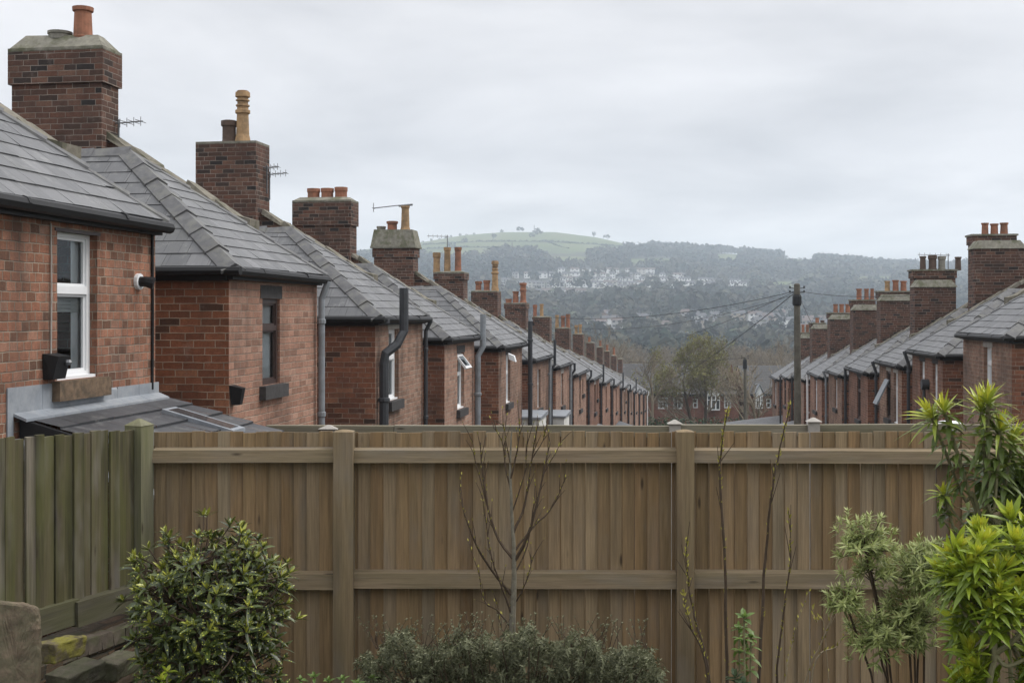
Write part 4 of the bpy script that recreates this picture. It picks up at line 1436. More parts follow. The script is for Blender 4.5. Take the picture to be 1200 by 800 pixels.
# neighbour's fence just behind
NY = 10.95
nf = tag(empty('neighbour_fence', (0, NY, -3.9)), 'pale weathered fence just showing above the brown garden fence', 'fence')
mb = MB()
NX = lambda px: (px - HX) * NY / F
zt = (HY - 501) * NY / F + 3.9
boards(mb, NX(312), NX(1700), -.5, zt - .03, .02, .12)
mb.build('board_panel', M['wood'], nf)
edges = [312, 385, 462, 640, 790, 950, 1130, 1345, 1700]
for a, b in zip(edges, edges[1:]):
    mb = MB()
    s_ = R.uniform(-.01, .01)
    zz = zt + (.022 if a < 780 else .028)
    mb.hexa([(NX(a) + .003, -.03, zz - .10), (NX(b) - .003, -.03, zz - .10 + s_), (NX(b) - .003, .015, zz - .10 + s_), (NX(a) + .003, .015, zz - .10)], [(NX(a) + .003, -.03, zz), (NX(b) - .003, -.03, zz + s_), (NX(b) - .003, .05, zz + s_), (NX(a) + .003, .05, zz)], 0, R.random())
    mb.build('rail', M['wood_pale_rail'], nf)
for px, top, wd in ((386, 498.5, 17), (790, 492.5, 13), (952, 490, 13)):
    mb = MB()
    c = NX(px)
    hw = wd * NY / F / 2
    z1 = (HY - top - 3) * NY / F + 3.9
    mb.box(c - hw, c + hw, -.075, -.031, -.5, z1, 0, .8)
    mb.hexa([(c - hw * 1.35, -.1, z1), (c + hw * 1.35, -.1, z1), (c + hw * 1.35, .0, z1), (c - hw * 1.35, .0, z1)], [(c - .01, -.06, z1 + .035), (c + .01, -.06, z1 + .035), (c + .01, -.04, z1 + .035), (c - .01, -.04, z1 + .035)], 0, .9)
    mb.build('post', M['stone_pale'], nf)

# ------------------------------------------------------------------ garden plants
UP = Vector((0, 0, 1))


def rosette(mb, pos, axis, n, L, W, open0=25, open1=80, droop=.25, rn=(.3, .9), prof=(.25, 1, .8, 0), mat=0, gr=.5):
    axis = Vector(axis).normalized()
    x = axis.orthogonal().normalized()
    y = axis.cross(x)
    for i in range(n):
        a = i * 2.4 + R.uniform(-.3, .3)
        f = (i + .5) / n
        op = math.radians(open0 + (open1 - open0) * f + R.uniform(-8, 8))
        d = axis * math.cos(op) + (x * math.cos(a) + y * math.sin(a)) * math.sin(op)
        l = L * R.uniform(.75, 1.1) * (gr + (1 - gr) * min(1, f * 1.6))
        r = rn[1] - (rn[1] - rn[0]) * f + R.uniform(-.12, .12)
        mb.leaf(pos - axis * (.03 * f * L * 6), d, axis + UP * .01, l, W * R.uniform(.8, 1.15) * (.6 + .4 * min(1, f * 2)), droop * R.uniform(.5, 1.4) * (.4 + f), max(0, min(1, r)), mat, prof)


def rand_dir(zmin=-.2):
    while True:
        v = Vector((R.gauss(0, 1), R.gauss(0, 1), R.gauss(0, 1))).normalized()
        if v.z > zmin:
            return v


def smooth_path(pts, k=3, wob=0.0):
    pts = [Vector(p) for p in pts]
    out = []
    for i in range(len(pts) - 1):
        p0, p1, p2, p3 = pts[max(i - 1, 0)], pts[i], pts[i + 1], pts[min(i + 2, len(pts) - 1)]
        for j in range(k):
            t = j / k
            q = .5 * ((2 * p1) + (-p0 + p2) * t + (2 * p0 - 5 * p1 + 4 * p2 - p3) * t * t + (-p0 + 3 * p1 - 3 * p2 + p3) * t ** 3)
            out.append(q + Vector((R.uniform(-wob, wob), R.uniform(-wob, wob), 0)))
    out.append(pts[-1])
    return out


def shrub_foliage(center, radii, ntips, **kw):
    mb, st = MB(), MB()
    return mb, st


# spotted laurel, front left
root = tag(empty('laurel_bush', (P(243, 700, 6.0).x, 6.0, tz(0, 6.0))), 'rounded dark green spotted laurel bush in front of the brown fence', 'bush')
c0 = P(243, 724, 6.0) - Vector(root.location)
mb, st = MB(), MB()
limbs = []
for k in range(9):
    d = rand_dir(.1)
    e_ = c0 + Vector((d.x * .26, d.y * .26, d.z * .3 - .02))
    path = smooth_path([(R.uniform(-.06, .06), R.uniform(-.05, .05), -.1), (d.x * .1, d.y * .1, c0.z * .55), e_], 4, .01)
    st.tube(path, [.02 - .012 * i / len(path) for i in range(len(path))], 6)
    limbs += path[4:]
for k in range(700):
    d = rand_dir(-.75)
    f = R.random() ** .4 * R.choice((1, 1, 1.05, 1.12)) if k > 120 else R.uniform(.9, 1.08)
    f *= 1 + .14 * math.sin(d.x * 6 + 1) * math.sin(d.z * 6 + d.y * 5) + (.06 if d.z > .3 else 0)
    p = c0 + Vector((d.x * .385 * f + .01, d.y * .42 * f, d.z * (.39 if d.z > 0 else .75) * f))
    ax = (d * .8 + UP * 1.0 + Vector((R.uniform(-.3, .3), R.uniform(-.3, .3), 0))).normalized()
    b = min(limbs, key=lambda q: (q - p).length + R.random() * .1)
    st.tube([b, b.lerp(p, .6) - UP * .02, p], [.006, .005, .003], 4)
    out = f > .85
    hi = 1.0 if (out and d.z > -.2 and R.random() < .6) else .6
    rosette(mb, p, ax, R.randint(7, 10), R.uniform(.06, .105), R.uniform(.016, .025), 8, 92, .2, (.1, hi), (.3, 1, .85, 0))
for k in range(16):   # stray shoots beyond the outline
    d = rand_dir(-.1)
    p0_ = c0 + Vector((d.x * .36, d.y * .36, d.z * .42))
    p1_ = p0_ + (d + UP * .3) * R.uniform(.06, .10)
    st.tube([p0_, p1_], [.005, .003], 4)
    rosette(mb, p1_, d + UP, 7, .075, .02, 15, 75, .1, (.5, 1.0))
mb.build('foliage', M['laurel'], root)
st.build('stem', M['bark_dark'], root)

# low grey green shrub, bottom middle
Yg = 6.7
root = tag(empty('low_shrub', (P(600, 700, Yg).x, Yg, tz(0, Yg))), 'low spreading grey green shrub at the foot of the bare sapling', 'shrub')
mb, st = MB(), MB()
for k in range(2300):
    px = R.uniform(425, 775)
    dome = 747 + 26 * ((px - 590) / 175) ** 2 + 7 * math.sin(px * .09) + 5 * math.sin(px * .23 + 1) - (10 if 455 < px < 480 else 0)
    dep = R.random()
    py = dome + 95 * dep ** 1.5 + R.uniform(-3, 10)
    p = P(px, py, Yg + R.uniform(-.38, .38) * (1 - .4 * dep)) - Vector(root.location)
    ax = (rand_dir(-.6) + UP * .45 + Vector((0, -.35, 0))).normalized()
    if k % 12 == 0:
        b = Vector((p.x * .75, p.y * .6, p.z - R.uniform(.25, .45)))
        st.tube([b, b.lerp(p, .5) + Vector((R.uniform(-.03, .03), 0, 0)), p], [.005, .004, .0025], 4)
    for q in range(3):
        pp = p + ax * (.025 * q)
        rosette(mb, pp, ax, 6, R.uniform(.024, .046), .0105, 20, 100, .25, (.05, .7 + .3 * (1 - dep)), (.6, 1, .6, 0) if k % 2 else (.5, 1, 0))
for k in range(95):
    px = R.uniform(435, 765)
    p = P(px, 760, Yg + R.uniform(-.3, .3)) - Vector(root.location)
    t_ = p + Vector((R.uniform(-.12, .12), 0, R.uniform(.1, .2)))
    st.tube([p, t_], [.003, .0015], 3)
    for q in range(3):
        rosette(mb, p.lerp(t_, .5 + q * .24), t_ - p, 5, .025, .007, 20, 80, .1, (.2, .8), (.5, 1, 0))
mb.build('foliage', M['lavender'], root)
st.build('stem', M['bark_dark'], root)

# bare sapling
Ys = 7.05
root = tag(empty('sapling', (P(598, 700, Ys).x, Ys, tz(0, Ys))), 'bare leafless sapling with upright budding branches before the middle fence panel', 'sapling')
base = Vector(root.location)
Z2 = lambda x, y, dy=0.0: P(400 + x / 2.5, 480 + y / 2.5, Ys + dy) - base
tr, br, bd = MB(), MB(), MB()
path = smooth_path([Vector((-.01, 0, -.15)), Z2(497, 800), Z2(500, 640), Z2(505, 520), Z2(506, 430), Z2(500, 300), Z2(494, 160), Z2(500, 60)], 3, .002)
tr.tube(path, [.030 - .027 * (i / (len(path) - 1)) ** .8 for i in range(len(path))], 8)
BR = [([(506, 440, 0), (462, 380, .05), (430, 290, .07), (413, 180, .06), (408, 95, .05)], .010), ([(498, 540, 0), (440, 470, -.05), (395, 395, -.1), (360, 300, -.12), (347, 238, -.1)], .009),
      ([(492, 630, 0), (455, 585, .04), (420, 560, .05), (400, 470, .08), (378, 400, .1)], .006), ([(510, 440, 0), (545, 370, -.04), (575, 270, -.06), (592, 190, -.05), (612, 100, -.04)], .011),
      ([(510, 410, 0), (560, 345, .06), (610, 295, .1), (640, 240, .12), (658, 195, .12)], .007), ([(503, 360, 0), (530, 300, .03), (548, 220, .05), (560, 130, .04), (573, 55, .03)], .009),
      ([(512, 560, 0), (535, 520, -.03), (552, 470, -.04), (560, 435, -.04)], .005), ([(500, 600, 0), (470, 520, -.05), (440, 430, -.08), (425, 340, -.08), (415, 260, -.07)], .007),
      ([(497, 240, 0), (480, 160, .02), (470, 90, .03), (448, 55, .03)], .006), ([(497, 200, 0), (515, 120, -.02), (523, 60, -.02), (520, 28, -.02)], .006), ([(560, 140, .04), (590, 90, .05), (598, 60, .05)], .004),
      ([(592, 190, -.05), (625, 130, -.06), (648, 90, -.06)], .004), ([(430, 290, .07), (395, 160, .09), (385, 95, .09)], .004), ([(500, 300, 0), (535, 190, .0), (545, 100, 0)], .005),
      ([(510, 690, 0), (470, 640, .05), (455, 560, .06)], .004), ([(505, 480, 0), (545, 400, .06), (566, 258, .07)], .006), ([(494, 160, 0), (478, 60, .0), (473, 45, 0)], .004)]
for pts, r in BR:
    pth = smooth_path([Z2(*p) for p in pts], 3, .003)
    br.tube(pth, [r * (1 - .75 * i / (len(pth) - 1)) for i in range(len(pth))], 6)
    for i in range(2, len(pth)):
        for s_ in (0, 1):
            if R.random() < .95:
                q = pth[i - 1].lerp(pth[i], R.random())
                d = ((pth[i] - pth[i - 1]).normalized() + rand_dir(-.3) * .8).normalized()
                bd.leaf(q, d, UP, R.uniform(.016, .03), .009, 0, R.random(), 0, (.6, 1, 0))
        if i > 2 and R.random() < .8:
            q = pth[i]
            d = ((pth[i] - pth[i - 1]).normalized() + rand_dir(.2) * .55).normalized() * R.uniform(.06, .15)
            br.tube([q, q + d * .5 + UP * .005, q + d], [.003, .0022, .0012], 4)
            bd.leaf(q + d, d, UP, .018, .007, 0, .5, 0, (.6, 1, 0))
tr.build('trunk', M['bark'], root)
br.build('branch', M['bark_dark'], root)
bd.build('bud', M['bud'], root)['kind'] = 'stuff'

# slender shoots right of the middle post
Z3 = lambda x, y, Y: P(800 + x / 2.2225, 440 + y / 2.2225, Y)
SH = [('tall dark budding whip rising straight up just right of the middle post', 6.4, [(118, 1000), (115, 800), (110, 500), (98, 250), (104, 160), (117, 88)], .011, 'bark_dark'),
      ('tallest leaning dark whip with yellow buds, reaching above the fence top', 6.5, [(190, 1000), (200, 800), (215, 480), (235, 290), (258, 170), (281, 75)], .011, 'bark_dark'),
      ('shorter dark budding whip right of the tallest leaning whip', 6.6, [(235, 1000), (245, 800), (262, 620), (280, 480), (276, 350)], .008, 'bark_dark'),
      ('dark whip leaning left across the middle fence post', 6.3, [(90, 1000), (70, 800), (25, 600), (12, 500), (9, 425)], .009, 'bark_dark'),
      ('short dark whip beside the foot of the middle post', 6.2, [(60, 1000), (66, 790), (20, 650), (0, 560)], .007, 'bark_dark'),
      ('pale twig rising before the fence between dark whip and grey shrub', 6.5, [(240, 950), (265, 800), (285, 700), (300, 640), (330, 560)], .006, 'shoot'),
      ('pale twig slanting right towards the grey green shrub', 6.4, [(280, 900), (320, 800), (360, 700), (398, 600)], .007, 'shoot'),
      ('lowest pale twig slanting widest to the right', 6.3, [(290, 860), (340, 768), (400, 705), (442, 648)], .006, 'shoot'),
      ('thin pale forked twig near the lower rail', 6.6, [(400, 760), (372, 672), (345, 640), (336, 600)], .003, 'shoot')]
for lab, Y, pts, r, mt in SH:
    base = Vector((Z3(pts[0][0], 0, Y).x, Y, tz(0, Y)))
    root = tag(empty('young_shoot', base), lab, 'shoot', 'young shoots before the fence')
    mb, bd = MB(), MB()
    p3 = [Vector((0, 0, -.05))] + [Z3(x, y, Y + R.uniform(-.03, .03)) - base for x, y in pts[1:]]
    pth = smooth_path(p3, 6, .004)
    mb.tube(pth, [r * (1 - .75 * i / (len(pth) - 1)) for i in range(len(pth))], 6)
    for i in range(4, len(pth)):
        for _ in range(3 if mt == 'bark_dark' else 1):
            q = pth[i - 1].lerp(pth[i], R.random())
            d = (UP * .9 + rand_dir(-.2)).normalized()
            bd.leaf(q, d, (0, -1, .2), R.uniform(.014, .03), .009, -.1, R.random(), 0, (.5, 1, 0))
    if r > .006:
        for _ in range(3):
            i = R.randint(len(pth) // 2, len(pth) - 2)
            d = (pth[i + 1] - pth[i]).normalized() * R.uniform(.1, .2) + Vector((R.uniform(-.07, .07), 0, 0))
            mb.tube([pth[i], pth[i] + d], [.003, .0015], 4)
    mb.build('stem', M[mt], root)
    bd.build('bud', M['bud'], root)['kind'] = 'stuff'


def small_plant(name, label, pts, Y, leafmat, L, W, n, cat='plant', grp=None, rn=(.3, .9), opn=(20, 85), stem='green_stem'):
    x = sum(p[0] for p in pts) / len(pts)
    base = Vector((P(x, 0, Y).x, Y, tz(0, Y)))
    root = tag(empty(name, base), label, cat, grp)
    mb, st = MB(), MB()
    for (px, py) in pts:
        p = P(px, py, Y + R.uniform(-.06, .06)) - base
        st.tube(smooth_path([Vector((p.x * .3, 0, -.05)), Vector((p.x * .7, p.y, p.z * .5)), p], 3), .005, 5)
        rosette(mb, p, UP + Vector((R.uniform(-.3, .3), R.uniform(-.3, .1), 0)), n, L, W, *opn, .25, rn)
        for q in range(3):
            rosette(mb, p - UP * (.05 + .06 * q), UP, 4, L * .9, W, 60, 110, .4, rn)
    mb.build('foliage', M[leafmat], root)
    st.build('stem', M[stem], root)


small_plant('seedling', 'leafy light green seedling between the two dark whips', [(872, 722), (866, 735), (880, 745)], 6.2, 'fresh', .075, .03, 8)
small_plant('ground_plant', 'small glossy green plant at the frame edge below the dark whips', [(862, 792), (870, 800)], 6.0, 'evergreen', .08, .035, 8)
small_plant('leafy_plant', 'fresh green low plant between the laurel and the low shrub', [(352, 796), (368, 792), (385, 797), (402, 795), (418, 800), (436, 794)], 6.4, 'fresh', .055, .02, 9)
small_plant('bright_sprig', 'bright yellow green sprig at the foot of the laurel', [(196, 786), (190, 796)], 5.6, 'lime', .06, .018, 9)

# silvery grey green shrub with several heads
Yw = 5.95
base = Vector((P(1035, 700, Yw).x, Yw, tz(0, Yw)))
root = tag(empty('silver_shrub', base), 'feathery silver green shrub between the bare twigs and the lime bush', 'shrub')
mb, st = MB(), MB()
for (cx, cy, rx, ry, n, dy) in ((1013, 634, 30, 27, 95, .0), (1022, 668, 28, 16, 45, .03), (990, 702, 20, 18, 45, -.05), (1030, 742, 36, 30, 125, -.02), (1078, 672, 34, 32, 130, .05), (1068, 716, 36, 28, 110, .0), (1090, 650, 22, 16, 40, .1), (1076, 745, 20, 18, 40, .0)):
    c = P(cx, cy, Yw + dy) - base
    sx, sz = .92 * rx * Yw / F, .92 * ry * Yw / F
    for k in range(int(n * .8)):
        d = rand_dir(-.8)
        f = 1.08 * R.random() ** .5 * R.choice((.8, 1.0, 1.0, 1.25, 1.4))
        p = c + Vector((d.x * sx * f, d.y * sx * f, d.z * sz * f))
        ax = (d * .8 + UP * .7).normalized()
        for q in range(2):
            rosette(mb, p + ax * .02 * q, ax, 7, R.uniform(.045, .075), .0095, 15, 85, .15, (.1, .95), (.5, 1, .7, 0))
        if k % 3 == 0:
            st.tube([c.lerp(p, .1) - UP * .05, p], [.003, .002], 3)
    st.tube(smooth_path([Vector((c.x * .25 + .1, .05, -.05)), Vector((c.x * .5 + .08, .03, c.z * .55)), Vector((c.x * .9, c.y, c.z - sz * .8)), c], 4, .004), .006, 5)
mb.build('foliage', M['willowleaf'], root)
st.build('stem', M['bark_dark'], root)

# lime green bush, lower right
Yl = 5.2
base = Vector((P(1172, 700, Yl).x, Yl, tz(0, Yl)))
root = tag(empty('lime_bush', base), 'bright lime green leafy bush with pale forked stems, lower right', 'bush')
mb, st = MB(), MB()
fork = P(1166, 765, Yl) - base
fork2 = P(1172, 745, Yl) - base
for pts, r in (([Vector((0, 0, -.05)), P(1158, 830, Yl) - base, fork, P(1160, 735, Yl) - base, P(1160, 700, Yl) - base], .017), ([fork, P(1185, 752, Yl - .05) - base, P(1215, 722, Yl - .1) - base], .014),
               ([fork2, P(1150, 738, Yl) - base, P(1128, 715, Yl) - base, P(1122, 690, Yl) - base], .008), ([fork2, P(1190, 722, Yl) - base, P(1215, 700, Yl) - base], .01), ([fork2, P(1178, 720, Yl) - base, P(1190, 690, Yl + .05) - base], .008),
               ([fork, P(1180, 780, Yl) - base, P(1215, 765, Yl) - base], .012)):
    pth = smooth_path(pts, 4, .002)
    st.tube(pth, [r * (1 - .45 * i / (len(pth) - 1)) for i in range(len(pth))], 7)
heads = [(1120, 640, .0), (1142, 622, .05), (1132, 660, -.1), (1160, 632, .0), (1148, 650, -.12), (1185, 608, .12), (1203, 612, .1), (1192, 630, .0), (1115, 672, .05), (1130, 690, -.05), (1150, 684, .05), (1165, 668, -.1), (1182, 665, .05), (1172, 692, -.12),
         (1157, 712, -.12), (1185, 705, -.1), (1205, 672, .0), (1210, 655, .0), (1125, 705, .08), (1205, 700, .05), (1172, 725, .1), (1135, 765, .05), (1148, 782, .0), (1130, 792, .02), (1205, 740, .12), (1195, 780, .1), (1215, 765, 0), (1110, 655, .1), (1140, 740, .25),
         (1165, 645, .25), (1190, 650, .3), (1150, 670, .3), (1120, 725, .3), (1200, 720, .3), (1215, 640, .1), (1225, 690, 0), (1160, 795, .1), (1215, 800, 0)]
for (px, py, dy) in heads + [(a_ + R.uniform(-14, 14), b_ + R.uniform(-14, 14), c_ + .06) for a_, b_, c_ in heads if b_ > 620]:
    p = P(px + R.uniform(-4, 4), py + R.uniform(-4, 4), Yl + dy) - base
    ax = Vector((R.uniform(-.7, .5), R.uniform(-.7, .2), 1))
    k_ = R.uniform(.75, 1.2)
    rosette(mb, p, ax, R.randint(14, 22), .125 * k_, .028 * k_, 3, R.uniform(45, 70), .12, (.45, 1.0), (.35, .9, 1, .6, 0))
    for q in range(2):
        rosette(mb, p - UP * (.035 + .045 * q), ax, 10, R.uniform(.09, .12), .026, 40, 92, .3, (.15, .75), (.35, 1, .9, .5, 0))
    b = fork2 + Vector(((p.x - fork2.x) * .5, .05, max(-.1, (p.z - fork2.z) * .3)))
    st.tube([b, b.lerp(p, .6), p], [.006, .005, .004], 5)
mb.build('foliage', M['lime'], root)
st.build('stem', M['green_stem'], root)

# tall spurge behind it
Yt = 5.6
base = Vector((P(1185, 700, Yt).x, Yt, tz(0, Yt)))
root = tag(empty('spurge_plant', base), 'tall plant with star shaped tufts of long yellow green leaves above the fence top', 'plant')
mb, st = MB(), MB()
tips = [(1092, 488, 1.0, (-.55, -.1, 1)), (1106, 480, .85, (-.1, .1, 1)), (1150, 478, 1.1, (-.1, -.1, 1)), (1158, 470, .9, (.1, .1, 1)), (1172, 502, 1.0, (.15, -.2, 1)), (1186, 516, .95, (.5, 0, 1)), (1204, 528, .9, (.5, 0, 1)), (1106, 578, .6, (-.1, -.2, 1)), (1198, 560, .8, (.4, -.2, 1)), (1215, 545, .9, (.3, 0, 1))]
hub = P(1150, 600, Yt) - base
for (px, py, s_, ax) in tips:
    dy = R.uniform(-.08, .08)
    p = P(px, py, Yt + dy) - base
    rosette(mb, p, ax, 30, .185 * s_, .0195, 4, 92, .35, (.4, 1.0), (.3, .9, 1, .6, 0), gr=.7)
    ax = Vector(ax).normalized()
    q0 = P(px + (1160 - px) * .55, py + 95, Yt + dy) - base
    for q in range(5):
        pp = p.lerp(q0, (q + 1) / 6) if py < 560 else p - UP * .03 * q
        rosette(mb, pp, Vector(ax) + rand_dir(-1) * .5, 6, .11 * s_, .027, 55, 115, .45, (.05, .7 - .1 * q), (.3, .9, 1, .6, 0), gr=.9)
    st.tube(smooth_path([Vector((0, 0, -.05)), Vector((.0, .02, hub.z * .6)), hub.lerp(q0, .4), q0, p], 5, .003), .008, 6)
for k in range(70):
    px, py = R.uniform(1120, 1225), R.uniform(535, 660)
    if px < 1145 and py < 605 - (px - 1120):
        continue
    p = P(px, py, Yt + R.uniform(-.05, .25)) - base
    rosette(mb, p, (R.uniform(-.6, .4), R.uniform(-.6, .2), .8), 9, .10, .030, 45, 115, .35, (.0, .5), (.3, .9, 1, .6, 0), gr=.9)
for (a, b) in (((1106, 585), (1138, 625)), ((1138, 625), (1150, 640))):
    st.tube([P(*a, Yt) - base, P(*b, Yt) - base], .005, 5)
mb.build('foliage', M['lime_dark'], root)
st.build('stem', M['green_stem'], root)

SLATES_EACH[0] = False
# ------------------------------------------------------------------ lane things: poles, cables, shed
def pole(px, ptop, Y, r0, r1, label, boxpx):
    x = P(px, 0, Y).x
    zb = tz(x, Y)
    root = tag(empty('telegraph_pole', (x, Y, zb)), label, 'pole')
    zt = P(px, ptop, Y).z - zb
    mb = MB()
    mb.tube([(0, 0, -.5), (0.02, 0, zt * .5), (0, 0, zt - .04), (0, 0, zt)], [r0, (r0 + r1) / 2, r1, r1 * .6], 12)
    mb.build('mast', M['pole_wood'], root)
    z0, z1 = P(px, boxpx[1], Y).z - zb, P(px, boxpx[0], Y).z - zb
    mb = MB()
    mb.lathe((0, 0, z0), [(r1 * 1.25, 0), (r1 * 1.5, .05), (r1 * 1.5, (z1 - z0) * .8), (r1 * 1.2, z1 - z0)], 10)
    mb.build('junction_box', M['black'], root)
    mb = MB()
    for k, dz in ((-1, .06), (1, .06), (-1, .2), (1, .2)):
        c = Vector((k * r1, 0, z1 + dz))
        mb.tube([c, c + Vector((k * .13, 0, .02))], .012, 5)
        mb.lathe(c + Vector((k * .13, 0, 0)), [(.02, 0), (.03, .03), (.02, .08)], 6)
    mb.build('insulator', M['black'], root)
    return Vector((x, Y, zb + z1 + .12))


T1 = pole(934, 332, 39, .135, .10, 'tall wooden telegraph pole standing before the right terrace', (345, 358))
T2 = pole(873, 418, 84, .12, .1, 'far telegraph pole left of the right terrace end', (421, 432))


def cable(a, b, sag, label, r=.016):
    r *= .62
    a, b = Vector(a), Vector(b)
    mb = MB()
    n = 24
    pts = [a.lerp(b, i / n) - UP * sag * 4 * (i / n) * (1 - i / n) - a for i in range(n + 1)]
    mb.tube(pts, r, 5)
    o = mb.build('overhead_cable', M['cable'], None, loc=a)
    tag(o, label, 'cable', 'overhead cables')


cable(T1, P(648, 372, 52), .35, 'upper of two overhead cables from tall pole to the left terrace chimneys')
cable(T1 - UP * .1, P(672, 384, 58), .45, 'lower of two overhead cables from tall pole to the left terrace chimneys', .013)
cable(T1, P(757, 457, 93), .5, 'steepest overhead cable from tall pole to the lower end of the left terrace', .022)
cable(T1, P(733, 409, 92), .4, 'middle overhead cable from tall pole over the trees to the last left chimney')
cable(T1, P(1075, 345, 32.5), .12, 'overhead cable from tall pole to a chimney on the right terrace', .012)
cable(T1, P(962, 398, 52), .1, 'short overhead cable dropping from tall pole behind to the right roofs', .012)
cable(T2, P(737, 424, 93), .15, 'level overhead cable from far pole to the left terrace end', .02)
cable(T2, P(908, 426, 66), .1, 'short overhead cable from far pole to the right terrace end', .016)

sx, sY = P(893, 0, 62).x, 62
root = tag(empty('lane_shed', (sx, sY, tz(sx, sY))), 'low grey roofed shed at the lower end of the right terrace', 'shed')
mb = MB()
zz = P(0, 499, sY).z - tz(sx, sY)
mb.box(-1.6, 1.2, -1.2, 1.2, -.3, zz - .02)
mb.build('wall', M['brick_side'], root)
mb = MB()
slate_plane(mb, (-1.8, -1.35, zz - .1), (1.4, -1.35, zz + .05), (1.4, 1.35, zz + .45), (-1.8, 1.35, zz + .05))
mb.build('roof', M['slate'], root)

# white oval tank lid and bowl behind the fence, right
p = P(1112, 497, 11.6)
mb = MB()
mb.lathe((0, 0, -.02), [(.10, 0), (.138, .02), (.138, .03), (.08, .05), (.01, .055)], 20)
o = mb.build('tank_lid', M['upvc'], None, loc=p)
tag(o, 'white domed tank lid just above the fence top on the right', 'lid')
mb = MB()
mb.lathe((0, 0, -2.9), [(.11, 0), (.125, .2), (.125, 2.8), (.11, 2.88)], 20)
o = mb.build('water_tank', M['grey_pipe'], None, loc=p)
tag(o, 'water tank under the white lid behind the neighbour fence', 'tank')

